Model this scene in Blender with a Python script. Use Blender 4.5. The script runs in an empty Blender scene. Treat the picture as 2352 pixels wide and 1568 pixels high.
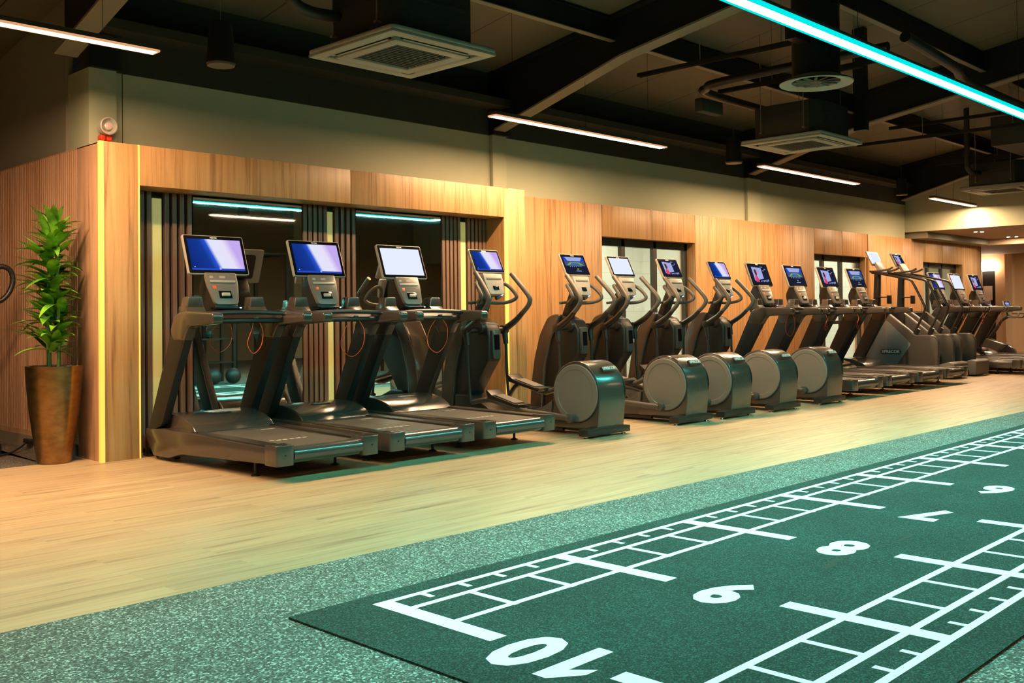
import bpy, bmesh, math, random
from mathutils import Vector, Matrix, Euler
rnd = random.Random(7)
S = bpy.context.scene
C = S.collection
PI = math.pi

# ------------------------------------------------------------ camera
CAMH = 1.10
yaw, pitch, roll, FPX, PY = 0.771955752, 0.0167077412, -0.0117546277, 2301.5, 682.93
fw = Vector((math.cos(yaw)*math.cos(pitch), math.sin(yaw)*math.cos(pitch), math.sin(pitch)))
rt = Vector((math.sin(yaw), -math.cos(yaw), 0)); up = rt.cross(fw)
r2 = rt*math.cos(roll) + up*math.sin(roll); u2 = -rt*math.sin(roll) + up*math.cos(roll)
cd = bpy.data.cameras.new('camera'); cam = bpy.data.objects.new('camera', cd); C.objects.link(cam)
cd.sensor_fit = 'HORIZONTAL'; cd.sensor_width = 36; cd.lens = 36*FPX/2352
cd.shift_y = -(784-PY)/2352
cd.clip_start = .05; cd.clip_end = 200
m3 = Matrix((r2, u2, -fw)).transposed()
cam.matrix_world = Matrix.Translation((0, 0, CAMH)) @ m3.to_4x4()
S.camera = cam

# ------------------------------------------------------------ world, exposure
W = bpy.data.worlds.new('world'); S.world = W; W.use_nodes = True
W.node_tree.nodes['Background'].inputs[0].default_value = (0.010, 0.012, 0.010, 1)
W.node_tree.nodes['Background'].inputs[1].default_value = 1.0
S.view_settings.view_transform = 'Standard'; S.view_settings.look = 'None'
S.view_settings.gamma = 1.0; S.view_settings.use_curve_mapping = False
EXPO = 2.25
S.view_settings.exposure = EXPO
WARM = (1.0, 0.63, 0.34)
TEAL = (0.14, 1.0, 0.86)
WARM_E = 66.0      # pendant lamps
TEAL_E = 40.0      # teal lamp
ROOM_E = 3.4       # office ceiling panels behind the glass
LED_E = .34

# ------------------------------------------------------------ materials
MATS = {}
def nodes(m):
    m.use_nodes = True
    return m.node_tree.nodes, m.node_tree.links, m.node_tree.nodes['Principled BSDF']
def mat(name, col, rough=.5, metal=0.0, spec=None, emit=None, es=0.0, bump=None, coat=0.0):
    if name in MATS: return MATS[name]
    m = bpy.data.materials.new(name); n, l, b = nodes(m)
    b.inputs['Base Color'].default_value = (*col, 1); b.inputs['Roughness'].default_value = rough
    b.inputs['Metallic'].default_value = metal
    if spec is not None: b.inputs['Specular IOR Level'].default_value = spec
    if coat: b.inputs['Coat Weight'].default_value = coat; b.inputs['Coat Roughness'].default_value = .15
    if emit: b.inputs['Emission Color'].default_value = (*emit, 1); b.inputs['Emission Strength'].default_value = es
    if bump:
        t = n.new('ShaderNodeTexNoise'); t.inputs['Scale'].default_value = bump[0]; t.inputs['Detail'].default_value = 3
        tc = n.new('ShaderNodeTexCoord'); l.new(tc.outputs['Object'], t.inputs['Vector'])
        bp = n.new('ShaderNodeBump'); bp.inputs['Strength'].default_value = bump[1]; bp.inputs['Distance'].default_value = .01
        l.new(t.outputs['Fac'], bp.inputs['Height']); l.new(bp.outputs['Normal'], b.inputs['Normal'])
        r = n.new('ShaderNodeMapRange'); r.inputs['To Min'].default_value = rough*.85; r.inputs['To Max'].default_value = min(1, rough*1.15)
        l.new(t.outputs['Fac'], r.inputs['Value']); l.new(r.outputs['Result'], b.inputs['Roughness'])
    MATS[name] = m; return m
def ramp(n, stops):
    r = n.new('ShaderNodeValToRGB'); cr = r.color_ramp
    while len(cr.elements) < len(stops): cr.elements.new(.5)
    for e, (p, c) in zip(cr.elements, stops): e.position = p; e.color = (*c, 1)
    return r
def wood(name, dark, mid, light, axis='Z', rough=.45):
    m = bpy.data.materials.new(name); n, l, b = nodes(m)
    tc = n.new('ShaderNodeTexCoord'); mp = n.new('ShaderNodeMapping')
    mp.inputs['Scale'].default_value = {'Z': (26, 26, .9), 'X': (.9, 26, 26)}[axis]
    l.new(tc.outputs['Object'], mp.inputs['Vector'])
    t = n.new('ShaderNodeTexNoise'); t.inputs['Scale'].default_value = 1; t.inputs['Detail'].default_value = 7
    t.inputs['Roughness'].default_value = .62; t.inputs['Distortion'].default_value = .5
    l.new(mp.outputs['Vector'], t.inputs['Vector'])
    r = ramp(n, [(.30, dark), (.47, mid), (.72, light)])
    l.new(t.outputs['Fac'], r.inputs['Fac']); l.new(r.outputs['Color'], b.inputs['Base Color'])
    b.inputs['Roughness'].default_value = rough
    MATS[name] = m; return m
def plank_floor(name):
    m = bpy.data.materials.new(name); n, l, b = nodes(m)
    tc = n.new('ShaderNodeTexCoord')
    br = n.new('ShaderNodeTexBrick'); br.offset = .37; br.inputs['Scale'].default_value = 1
    br.inputs['Mortar Size'].default_value = .0012; br.inputs['Brick Width'].default_value = 1.2; br.inputs['Row Height'].default_value = .17
    br.inputs['Color1'].default_value = (.62, .62, .62, 1); br.inputs['Color2'].default_value = (1, 1, 1, 1); br.inputs['Mortar'].default_value = (.45, .45, .45, 1)
    br.inputs['Bias'].default_value = .15
    l.new(tc.outputs['Object'], br.inputs['Vector'])
    mp = n.new('ShaderNodeMapping'); mp.inputs['Scale'].default_value = (1.1, 22, 1); l.new(tc.outputs['Object'], mp.inputs['Vector'])
    ad = n.new('ShaderNodeVectorMath'); ad.operation = 'ADD'; sc = n.new('ShaderNodeVectorMath'); sc.operation = 'SCALE'; sc.inputs['Scale'].default_value = 9
    l.new(br.outputs['Color'], sc.inputs[0]); l.new(mp.outputs['Vector'], ad.inputs[0]); l.new(sc.outputs['Vector'], ad.inputs[1])
    t = n.new('ShaderNodeTexNoise'); t.inputs['Scale'].default_value = 1; t.inputs['Detail'].default_value = 8; t.inputs['Roughness'].default_value = .6; t.inputs['Distortion'].default_value = .8
    l.new(ad.outputs['Vector'], t.inputs['Vector'])
    r = ramp(n, [(.30, (.24, .145, .08)), (.46, (.43, .29, .165)), (.70, (.53, .385, .235))])
    l.new(t.outputs['Fac'], r.inputs['Fac'])
    mx = n.new('ShaderNodeMix'); mx.data_type = 'RGBA'; mx.blend_type = 'MULTIPLY'; mx.inputs[0].default_value = .35
    l.new(r.outputs['Color'], mx.inputs[6]); l.new(br.outputs['Color'], mx.inputs[7])
    l.new(mx.outputs[2], b.inputs['Base Color'])
    b.inputs['Roughness'].default_value = .42
    MATS[name] = m; return m
def rubber(name, base, flecks, scale=170, lo=.50, rough=.85):
    m = bpy.data.materials.new(name); n, l, b = nodes(m)
    tc = n.new('ShaderNodeTexCoord')
    t = n.new('ShaderNodeTexVoronoi'); t.inputs['Scale'].default_value = scale; l.new(tc.outputs['Object'], t.inputs['Vector'])
    sp = n.new('ShaderNodeSeparateColor'); l.new(t.outputs['Color'], sp.inputs['Color'])
    r = ramp(n, [(0, base), (lo, base), (lo+.06, flecks[0]), (.86, flecks[1]), (1, flecks[2])])
    r.color_ramp.interpolation = 'CONSTANT'
    l.new(sp.outputs['Red'], r.inputs['Fac']); l.new(r.outputs['Color'], b.inputs['Base Color'])
    t2 = n.new('ShaderNodeTexNoise'); t2.inputs['Scale'].default_value = 2.2; t2.inputs['Detail'].default_value = 4; l.new(tc.outputs['Object'], t2.inputs['Vector'])
    r2_ = ramp(n, [(.35, (.78, .78, .78)), (.65, (1, 1, 1))]); l.new(t2.outputs['Fac'], r2_.inputs['Fac'])
    mx = n.new('ShaderNodeMix'); mx.data_type = 'RGBA'; mx.blend_type = 'MULTIPLY'; mx.inputs[0].default_value = 1
    l.new(r.outputs['Color'], mx.inputs[6]); l.new(r2_.outputs['Color'], mx.inputs[7]); l.new(mx.outputs[2], b.inputs['Base Color'])
    b.inputs['Roughness'].default_value = rough; b.inputs['Specular IOR Level'].default_value = .25
    MATS[name] = m; return m
def emis(name, col, s):
    m = bpy.data.materials.new(name); m.use_nodes = True; n = m.node_tree.nodes; l = m.node_tree.links
    n.remove(n['Principled BSDF']); e = n.new('ShaderNodeEmission'); e.inputs[0].default_value = (*col, 1); e.inputs[1].default_value = s
    l.new(e.outputs[0], n['Material Output'].inputs[0]); MATS[name] = m; return m
def brickwall(name, col):
    m = bpy.data.materials.new(name); n, l, b = nodes(m)
    tc = n.new('ShaderNodeTexCoord'); mp = n.new('ShaderNodeMapping'); mp.inputs['Rotation'].default_value = (PI/2, 0, 0)
    l.new(tc.outputs['Object'], mp.inputs['Vector'])
    br = n.new('ShaderNodeTexBrick'); br.inputs['Scale'].default_value = 1; br.inputs['Brick Width'].default_value = .44; br.inputs['Row Height'].default_value = .225; br.inputs['Mortar Size'].default_value = .005
    br.inputs['Color1'].default_value = (*col, 1); br.inputs['Color2'].default_value = (*[c*.96 for c in col], 1); br.inputs['Mortar'].default_value = (*[c*.78 for c in col], 1)
    l.new(mp.outputs['Vector'], br.inputs['Vector']); l.new(br.outputs['Color'], b.inputs['Base Color']); b.inputs['Roughness'].default_value = .8
    MATS[name] = m; return m
def deckmat(name, col):
    m = bpy.data.materials.new(name); n, l, b = nodes(m)
    tc = n.new('ShaderNodeTexCoord'); sx = n.new('ShaderNodeSeparateXYZ'); l.new(tc.outputs['Object'], sx.inputs[0])
    md = n.new('ShaderNodeMath'); md.operation = 'MODULO'; md.inputs[1].default_value = 1.0; l.new(sx.outputs['X'], md.inputs[0])
    r = ramp(n, [(0, [c*.15 for c in col]), (.012, col), (1, col)]); r.color_ramp.interpolation = 'CONSTANT'
    l.new(md.outputs[0], r.inputs['Fac']); l.new(r.outputs['Color'], b.inputs['Base Color']); b.inputs['Roughness'].default_value = .55
    MATS[name] = m; return m

PANEL = wood('panel_veneer', (.22, .105, .038), (.44, .235, .095), (.53, .315, .14))
REVEAL = wood('reveal_veneer', (.22, .11, .04), (.42, .22, .08), (.52, .30, .13))
SLATW = wood('slat_veneer', (.26, .135, .075), (.44, .25, .155), (.54, .33, .215))
SLATD = wood('dark_slat_veneer', (.085, .045, .028), (.17, .095, .06), (.23, .135, .09))
FLOORW = plank_floor('oak_planks')
RUB = rubber('speckled_rubber', (.062, .078, .067), [(.15, .18, .16), (.43, .49, .45), (.76, .80, .76)], 150, .42)
RUBL = rubber('brown_rubber', (.05, .045, .04), [(.12, .10, .085), (.25, .21, .17), (.35, .3, .25)], 150, .45)
TURF = rubber('dark_turf', (.013, .034, .029), [(.024, .066, .056), (.042, .115, .10), (.09, .18, .16)], 210, .48, .95)
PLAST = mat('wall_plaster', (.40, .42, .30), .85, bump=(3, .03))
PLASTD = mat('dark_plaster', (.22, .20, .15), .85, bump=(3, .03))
BLACKP = mat('black_paint', (.022, .023, .015), .75, bump=(6, .03))
DECK = deckmat('roof_deck', (.12, .105, .072))
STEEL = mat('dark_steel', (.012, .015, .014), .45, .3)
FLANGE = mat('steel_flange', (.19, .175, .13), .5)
SLATBACK = mat('slat_backing', (.008, .008, .008), .9)
CHAR = mat('charcoal_plastic', (.020, .016, .013), .36, bump=(90, .04))
CHARD = mat('black_plastic', (.010, .010, .010), .42, bump=(90, .04))
GREYP = mat('warm_grey_plastic', (.052, .041, .033), .24, coat=.6)
LGREY = mat('console_grey', (.30, .275, .25), .35)
DISC = mat('disc_grey', (.15, .13, .11), .42)
GUN = mat('gunmetal', (.075, .062, .052), .20, .3, coat=.5)
GRIP = mat('grip_foam', (.075, .065, .055), .5)
GLOSS = mat('bezel_gloss', (.004, .004, .005), .12)
BELT = mat('belt_rubber', (.075, .060, .048), .55, bump=(160, .08))
CHROME = mat('chrome', (.6, .6, .6), .15, 1)
RED = mat('red_cord', (.85, .10, .02), .5, emit=None)
WHITE = mat('white_paint', (.75, .75, .72), .8)
WHITEP = mat('white_plastic', (.62, .60, .55), .4)
MARK = mat('white_marking', (.95, .95, .93), .9)
FRAMEM = mat('window_frame_metal', (.045, .040, .03), .45, .2)
MIRROR = mat('mirror_silver', (.86, .88, .86), .015, 1)
TEALMAT = mat('panel_grey', (.18, .18, .16), .6)

# ------------------------------------------------------------ mesh builder
def spline(pts, n=6):
    P = [Vector(p) for p in pts]
    if len(P) < 3: return P
    out = []
    for i in range(len(P)-1):
        p0 = P[max(i-1, 0)]; p1 = P[i]; p2 = P[i+1]; p3 = P[min(i+2, len(P)-1)]
        for k in range(n):
            t = k/n
            out.append(.5*((2*p1)+(-p0+p2)*t+(2*p0-5*p1+4*p2-p3)*t*t+(-p0+3*p1-3*p2+p3)*t**3))
    out.append(P[-1]); return out
def roundpoly(pts, r, n=4):
    """2D polygon with rounded corners; r is one radius or one per corner"""
    N = len(pts); out = []
    if not isinstance(r, (list, tuple)): r = [r]*N
    for i in range(N):
        p = Vector(pts[i]).to_2d(); a = Vector(pts[i-1]).to_2d()-p; b = Vector(pts[(i+1) % N]).to_2d()-p
        la, lb = a.length, b.length
        if r[i] <= 0: out.append((p.x, p.y)); continue
        q = min(r[i], la*.45, lb*.45); s = p+a*(q/la); e = p+b*(q/lb)
        for k in range(n+1):
            t = k/n; v = s*(1-t)**2+p*2*t*(1-t)+e*t*t; out.append((v.x, v.y))
    return out
class B:
    def __init__(s): s.bm = bmesh.new(); s.k = 0
    def m(s, k): s.k = k; return s
    def _merge(s, t, M=None):
        if M is not None: t.transform(M)
        vm = {}
        for v in t.verts: vm[v] = s.bm.verts.new(v.co)
        for f in t.faces:
            try: g = s.bm.faces.new([vm[v] for v in f.verts]); g.material_index = s.k; g.smooth = True
            except ValueError: pass
        t.free(); return s
    def box(s, lo, hi, bev=0, seg=2, M=None):
        t = bmesh.new(); bmesh.ops.create_cube(t, size=1)
        lo = Vector(lo); hi = Vector(hi); c = (lo+hi)/2; d = hi-lo
        for v in t.verts: v.co = Vector((v.co.x*d.x, v.co.y*d.y, v.co.z*d.z))+c
        if bev: bmesh.ops.bevel(t, geom=t.edges[:], offset=min(bev, min(abs(x) for x in d)*.45), segments=seg, profile=.5, affect='EDGES')
        return s._merge(t, M)
    def prism(s, prof, a, b, axis='X', bev=0, seg=2, M=None, taper=None):
        """2D profile extruded along axis from a to b. profile coords: X->(y,z), Y->(x,z), Z->(x,y)"""
        t = bmesh.new()
        def P(p, w, sc=1):
            return {'X': (w, p[0], p[1]), 'Y': (p[0], w, p[1]), 'Z': (p[0], p[1], w)}[axis]
        v0 = [t.verts.new(P(p, a)) for p in prof]; v1 = [t.verts.new(P(p, b)) for p in prof]
        n = len(prof)
        f0 = t.faces.new(v0[::-1]); f1 = t.faces.new(v1)
        for i in range(n): t.faces.new([v0[i], v0[(i+1) % n], v1[(i+1) % n], v1[i]])
        bmesh.ops.recalc_face_normals(t, faces=t.faces[:])
        if bev:
            es = [e for e in t.edges if (f0 in e.link_faces or f1 in e.link_faces)]
            bmesh.ops.bevel(t, geom=es, offset=bev, segments=seg, profile=.5, affect='EDGES', clamp_overlap=True)
        return s._merge(t, M)
    def tube(s, pts, r, n=10, sm=6, cap=True, flat=1.0):
        P = spline(pts, sm) if sm else [Vector(p) for p in pts]
        N = len(P)
        if isinstance(r, (list, tuple)):
            R = [r[0]+(r[-1]-r[0])*i/(N-1) if len(r) == 2 else r[min(int(i*len(r)/N), len(r)-1)] for i in range(N)]
        else: R = [r]*N
        t = bmesh.new(); rings = []
        d = (P[1]-P[0]).normalized(); ref = Vector((0, 0, 1)) if abs(d.z) < .9 else Vector((1, 0, 0))
        nrm = d.cross(ref).normalized()
        for i in range(N):
            d = (P[min(i+1, N-1)]-P[max(i-1, 0)]).normalized()
            nrm = (nrm-d*nrm.dot(d)).normalized(); bn = d.cross(nrm)
            rings.append([t.verts.new(P[i]+(nrm*math.cos(a)+bn*math.sin(a)*flat)*R[i]) for a in [2*PI*k/n for k in range(n)]])
        for i in range(N-1):
            for k in range(n): t.faces.new([rings[i][k], rings[i][(k+1) % n], rings[i+1][(k+1) % n], rings[i+1][k]])
        if cap: t.faces.new(rings[0][::-1]); t.faces.new(rings[-1])
        bmesh.ops.recalc_face_normals(t, faces=t.faces[:])
        return s._merge(t)
    def lathe(s, prof, c=(0, 0, 0), axis='Z', n=32, M=None, cap=True):
        """prof: [(radius, height)] along axis from c"""
        t = bmesh.new(); rings = []
        for r, h in prof:
            ring = []
            for k in range(n):
                a = 2*PI*k/n; x, y = r*math.cos(a), r*math.sin(a)
                p = {'Z': (x, y, h), 'X': (h, x, y), 'Y': (x, h, y)}[axis]
                ring.append(t.verts.new(Vector(p)+Vector(c)))
            rings.append(ring)
        for i in range(len(rings)-1):
            for k in range(n): t.faces.new([rings[i][k], rings[i][(k+1) % n], rings[i+1][(k+1) % n], rings[i+1][k]])
        if cap: t.faces.new(rings[0][::-1]); t.faces.new(rings[-1])
        bmesh.ops.recalc_face_normals(t, faces=t.faces[:])
        return s._merge(t, M)
    def poly(s, pts):
        f = s.bm.faces.new([s.bm.verts.new(p) for p in pts]); f.material_index = s.k; return s
    def text(s, txt, size, M, ext=.001, bold=0.0, sx=1.0):
        cu = bpy.data.curves.new('t', 'FONT'); cu.body = txt; cu.size = size; cu.extrude = ext; cu.offset = bold
        cu.align_x = 'CENTER'; cu.align_y = 'CENTER'; cu.resolution_u = 3
        o = bpy.data.objects.new('t', cu); C.objects.link(o); bpy.context.view_layer.update()
        me = o.to_mesh(); t = bmesh.new(); t.from_mesh(me); o.to_mesh_clear(); bpy.data.objects.remove(o); bpy.data.curves.remove(cu)
        return s._merge(t, M @ Matrix.Scale(sx, 4, (1, 0, 0)))
def obj(name, b, mats, parent=None, sharp=35, loc=None, rot=None):
    me = bpy.data.meshes.new(name); b.bm.normal_update(); b.bm.to_mesh(me); b.bm.free()
    for m in (mats if isinstance(mats, (list, tuple)) else [mats]): me.materials.append(m)
    me.set_sharp_from_angle(angle=math.radians(sharp))
    o = bpy.data.objects.new(name, me); C.objects.link(o)
    if parent: o.parent = parent
    if loc: o.location = loc
    if rot: o.rotation_euler = rot
    return o
def struct(name, b, m, parent=None, **k):
    o = obj(name, b, m, parent, **k)
    if not parent: o['kind'] = 'structure'
    return o
def tag(o, label, cat, group=None, kind=None):
    o['label'] = label; o['category'] = cat
    if group: o['group'] = group
    if kind: o['kind'] = kind
    return o
def thing(name, label, cat, loc=(0, 0, 0), rz=0, group=None):
    o = bpy.data.objects.new(name, None); C.objects.link(o); o.location = loc; o.rotation_euler = (0, 0, rz)
    return tag(o, label, cat, group)
def dup(root, loc, label=None, rz=None):
    r = root.copy(); C.objects.link(r); r.location = loc
    if rz is not None: r.rotation_euler = (0, 0, rz)
    if label: r['label'] = label
    for ch in list(root.children):
        c = ch.copy(); C.objects.link(c); c.parent = r
        for g in list(ch.children):
            d = g.copy(); C.objects.link(d); d.parent = c
    return r
def frame_M(origin, xdir, ydir):
    x = Vector(xdir).normalized(); y = Vector(ydir).normalized(); z = x.cross(y)
    return Matrix.Translation(origin) @ Matrix((x, y, z)).transposed().to_4x4()

# ------------------------------------------------------------ structure
Y1, Y2, YB, YU = 7.63, 8.02, 7.95, 8.10
TOP = 2.474
edge = lambda x: 3.80-.020*x
# floors
struct('floor', B().poly([(-6, edge(-6), 0), (30, edge(30), 0), (30, 13, 0), (3.0, 13, 0), (3.0, 7.92, 0), (-6, 7.92, 0)]), FLOORW)
struct('floor', B().poly([(-6, -7, 0), (30, -7, 0), (30, edge(30), 0), (-6, edge(-6), 0)]), RUB)
struct('floor', B().poly([(-6, 7.92, 0), (3.0, 7.92, 0), (3.31, 7.92, 0.001), (3.31, 13, 0), (-6, 13, 0)]), RUBL)
# ground outside left of corner uses brown rubber; panels of the left wing
LX = 3.32
b = B(); b.box((LX+.02, Y1, 0), (3.62, YB+.06, TOP), .002)
struct('wall_front', b, PANEL)                                   # near pier
b = B(); b.box((3.624, Y1, 2.155), (5.683, Y1+.14, TOP), .002); b.box((5.691, Y1, 2.155), (7.73, Y1+.14, TOP), .002)
b.box((3.62, Y1+.14, 2.155), (7.73, YB+.06, 2.20))
struct('wall_front', b, PANEL)                                   # fascia above the recess
b = B(); b.box((3.62, Y1+.01, 2.2), (7.74, Y1+.13, TOP-.005)); struct('trim_1', b, SLATBACK)
b = B(); b.box((7.79, Y1, 0), (8.06, Y2+.02, TOP), .002); struct('wall_front', b, PANEL)
b = B(); b.box((7.735, Y1+.01, 0), (7.79, YB+.06, TOP-.002)); struct('wall_front', b, REVEAL)
# recess back panel, slats
b = B(); b.box((3.62, YB, 0), (7.735, YB+.05, 2.16)); struct('wall_back', b, SLATBACK)
def slats(name, runs, pitch, w, y0, y1, z0, z1, m, axis='X', xx=0):
    b = B()
    for a, c in runs:
        n = max(1, int((c-a)/pitch)); p = (c-a)/n
        for i in range(n):
            s = a+i*p+(p-w)/2
            if axis == 'X': b.box((s, y0, z0), (s+w, y1, z1))
            else: b.box((y0, s, z0), (y1, s+w, z1))
    return struct(name, b, m)
slats('trim_2', [(3.625, 3.872), (3.962, 4.236), (5.338, 5.622), (5.694, 5.962), (7.074, 7.355), (7.44, 7.73)], .056, .038, YB-.035, YB, 0, 2.15, SLATD)
for x0, x1 in ((4.24, 5.335), (5.965, 7.07)):
    o = thing('wall_mirror', 'tall wall mirror between dark slats behind the %s' % ('two nearest treadmills' if x0 < 5 else 'third treadmill, right-hand of the two mirrors'), 'mirror', (x0, YB, 0), 0, 'wall mirrors in the recess')
    obj('mirror_glass', B().box((0, -.022, .06), (x1-x0, -.016, 2.135)), MIRROR, o)
    obj('backing', B().box((-.002, -.016, .055), (x1-x0+.002, -.001, 2.14)), CHARD, o)
LEDM = mat('led_warm_yellow', (.75, .6, .2), .4, emit=(1.0, .6, .1), es=.12)
LEDC = mat('led_corner', (.80, .58, .18), .4, emit=(1.0, .56, .05), es=.12)
for x0, x1, wh in ((3.874, 3.958, 'left of the first mirror'), (5.625, 5.69, 'between the two mirrors'), (7.358, 7.435, 'right of the second mirror')):
    o = thing('yellow_strip', 'tall pale yellow acrylic strip with added glow, set in the dark slats %s' % wh, 'light', (x0, YB, 0), 0, 'vertical light strips')
    obj('diffuser', B().box((.002, -.02, .05), (x1-x0-.002, -.004, 2.10)), mat('acrylic_glow', (.72, .66, .26), .35, emit=(1.0, .74, .25), es=.035), o)  # pale acrylic, no lamp: a slight glow is added to its colour
    obj('channel', B().box((0, -.004, .04), (x1-x0, 0, 2.11)), CHARD, o)
for loc, lo, hi, lab, mm in (((3.30, Y1, 0), (-.0, -.012, .0), (.034, .022, TOP), 'golden light strip running up the outer corner beside the plant', LEDC),
                         ((3.612, Y1, 0), (0, -.004, .0), (.012, .008, TOP), 'thin golden light line on the left edge of the mirror recess', LEDM),
                         ((7.735, Y1, 0), (0, -.003, 0), (.052, .012, TOP-.01), 'yellow light strip up the right edge of the mirror recess', LEDC)):
    tag(obj('yellow_strip', B().box(lo, hi), mm, loc=loc), lab, 'light', 'vertical light strips')
# right long wood wall W2 with three glazed openings
openings = [(9.885, 11.965, 2.075), (15.47, 17.46, 2.055), (19.97, 22.03, 2.045)]
xs = [8.06]; b = B()
full = [(8.06, 9.881), (11.971, 13.77), (13.778, 15.464), (17.50, 19.0), (19.008, 19.962), (22.038, 23.15)]
for a, c in full: b.box((a, Y2, 0), (c, Y2+.06, TOP), .0015)
for (a, c, z), mid in zip(openings, (10.93, 16.49, 20.97)):
    b.box((a, Y2, z), (mid-.004, Y2+.06, TOP), .0015); b.box((mid+.004, Y2, z), (c, Y2+.06, TOP), .0015)
struct('wall_back', b, PANEL)
b = B(); b.box((8.06, Y2+.045, 2.1), (23.1, Y2+.08, TOP-.006))
for a, c, z in openings: b.box((a-.02, Y2+.04, 0), (a, Y2+.26, z+.1)); b.box((c, Y2+.04, 0), (c+.05, Y2+.26, z+.1)); b.box((a, Y2+.05, z), (c, Y2+.26, z+.04))
struct('trim_3', b, REVEAL)
GLASS = bpy.data.materials.new('clear_glass'); GLASS.use_nodes = True
n = GLASS.node_tree.nodes; l = GLASS.node_tree.links; n.remove(n['Principled BSDF'])
tr = n.new('ShaderNodeBsdfTransparent'); tr.inputs[0].default_value = (.93, .96, .90, 1); gl = n.new('ShaderNodeBsdfGlossy'); gl.inputs['Roughness'].default_value = .02
mx = n.new('ShaderNodeMixShader'); mx.inputs[0].default_value = .06; l.new(tr.outputs[0], mx.inputs[1]); l.new(gl.outputs[0], mx.inputs[2]); l.new(mx.outputs[0], n['Material Output'].inputs[0])
for k, (a, c, z) in enumerate(openings):
    yg = Y2+.17; w = c-a
    b = B(); b.box((a, yg-.03, z-.10), (c, yg+.03, z)); b.box((a, yg-.03, 0), (c, yg+.03, .08))
    ms = [a+w*.29, a+w*.63]
    for q in [a+.03, c-.03]+ms: b.box((q-.03, yg-.03, 0), (q+.03, yg+.03, z))
    b.box((ms[0], yg-.03, .86), (ms[1], yg+.03, .92))
    for q in ms: b.box((q+.045, yg-.02, .08), (q+.06, yg+.02, z-.1))
    o = struct('window_%d' % (k+1), b, FRAMEM)
    obj('window_pane', B().box((a+.06, yg-.004, .08), (c-.06, yg+.004, z-.1)), GLASS, o)
# rooms behind the glazing
BR = brickwall('white_brick', (.78, .79, .72))
for k, (a, c) in enumerate(((8.4, 14.6), (14.7, 19.4), (19.5, 23.0))):
    b = B(); b.box((a, 10.9, 0), (c, 11.0, 3.0)); b.box((a-.05, 8.3, 0), (a, 11, 3.0)); b.box((c, 8.3, 0), (c+.05, 11, 3.0)); struct('wall_back', b, BR)
    struct('ceiling', B().box((a, 8.3, 2.75), (c, 11, 2.80)), WHITE)
    b = B(); b.box((a+1.9, 10.5, 0), (a+2.3, 10.9, 2.75)); b.box((a+4.0, 10.5, 0), (a+4.4, 10.9, 2.75)) if c-a > 4.5 else None
    struct('trim_4', b, mat('pale_green_paint', (.52, .60, .46), .8))
    t = thing('ceiling_light', 'bright flat ceiling light in the white room behind the %s glazing' % ('first', 'second', 'third')[k], 'light', ((a+c)/2, 9.7, 2.75), 0, 'lights in the rooms behind the glass')
    obj('diffuser', B().box((-(c-a)*.32, -.35, -.03), ((c-a)*.32, .35, -.02)), emis('room_panel', (1.0, .97, .88), ROOM_E*(1, 1, 3.2)[k]), t)
    obj('housing', B().box((-(c-a)*.32-.02, -.37, -.02), ((c-a)*.32+.02, .37, 0)), WHITEP, t)
b = B(); b.box((8.2, Y2+.3, 0), (9.85, Y2+.34, 2.74)); b.box((12.02, Y2+.3, 0), (15.42, Y2+.34, 2.74)); b.box((17.55, Y2+.3, 0), (19.9, Y2+.34, 2.74))
for a, c, z in openings: b.box((a-.06, Y2+.3, z+.02), (c+.06, Y2+.34, 2.74))
struct('wall_back', b, WHITE)
# plaster wall above the panels, columns
UT = 3.135
b = B(); b.box((3.55, YU, 2.3), (19.3, YU+.12, UT)); struct('wall_upper', b, PLAST)
b = B(); b.box((3.4, YU-.02, UT), (23, YU+.12, 4.2)); b.box((3.4, YU-.30, 3.42), (23, YU-.02, 3.50)); struct('wall_upper', b, BLACKP)
for a, c in ((3.40, 3.63), (7.98, 8.20), (13.44, 13.82)):
    b = B(); b.box((a, YU-.055, 2.3), (c, YU+.4 if a < 4 else YU, UT), .002); struct('trim_5', b, PLAST)
b = B(); b.box((7.95, YU-.10, UT), (8.23, YU-.02, 4.0)); b.box((13.4, YU-.1, UT), (13.85, YU-.02, 4.0)); b.box((3.40, YU-.1, UT), (3.65, YU-.02, 4.0)); struct('trim_6', b, STEEL)
b = B(); b.box((3.70, YU-.006, 2.3), (3.704, YU, UT)); struct('trim_7', b, BLACKP)
# left wing wall: solid panel, slats, skirting, plaster above
b = B(); b.box((LX, Y1+.03, 0), (LX+.05, 8.08, TOP), .001); struct('wall_left', b, SLATW)
b = B(); b.box((LX+.012, 8.08, .10), (LX+.05, 12.8, TOP)); struct('wall_left', b, SLATBACK)
slats('trim_8', [(8.085, 12.8)], .0415, .0265, LX, LX+.014, .14, TOP, SLATW, 'Y')
b = B(); b.box((LX-.004, 8.08, .10), (LX+.05, 12.8, .145)); struct('trim_9', b, SLATW)
b = B(); b.prism([(LX-.045, 0), (LX+.03, 0), (LX+.03, .10), (LX-.02, .10)], 8.15, 12.8, 'Y'); struct('baseboard_left', b, mat('skirting', (.16, .13, .11), .45))
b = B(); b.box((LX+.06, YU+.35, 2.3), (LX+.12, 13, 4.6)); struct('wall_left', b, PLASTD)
struct('wall_left', B().box((LX+.0, Y1+.06, TOP-.01), (LX+.3, 12.8, TOP-.002)), PANEL)
# shell of the hall
b = B(); b.box((-6, 12.9, 0), (LX, 13, 5)); struct('wall_back', b, PLASTD)
b = B(); b.box((-6.1, -7, 0), (-6, 13, 6.5)); struct('wall_left', b, PLAST)
b = B(); b.box((-6, -7.1, 0), (30, -7, 6.5)); struct('wall_rear', b, mat('rear_wall_paint', (.20, .17, .11), .85))
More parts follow.
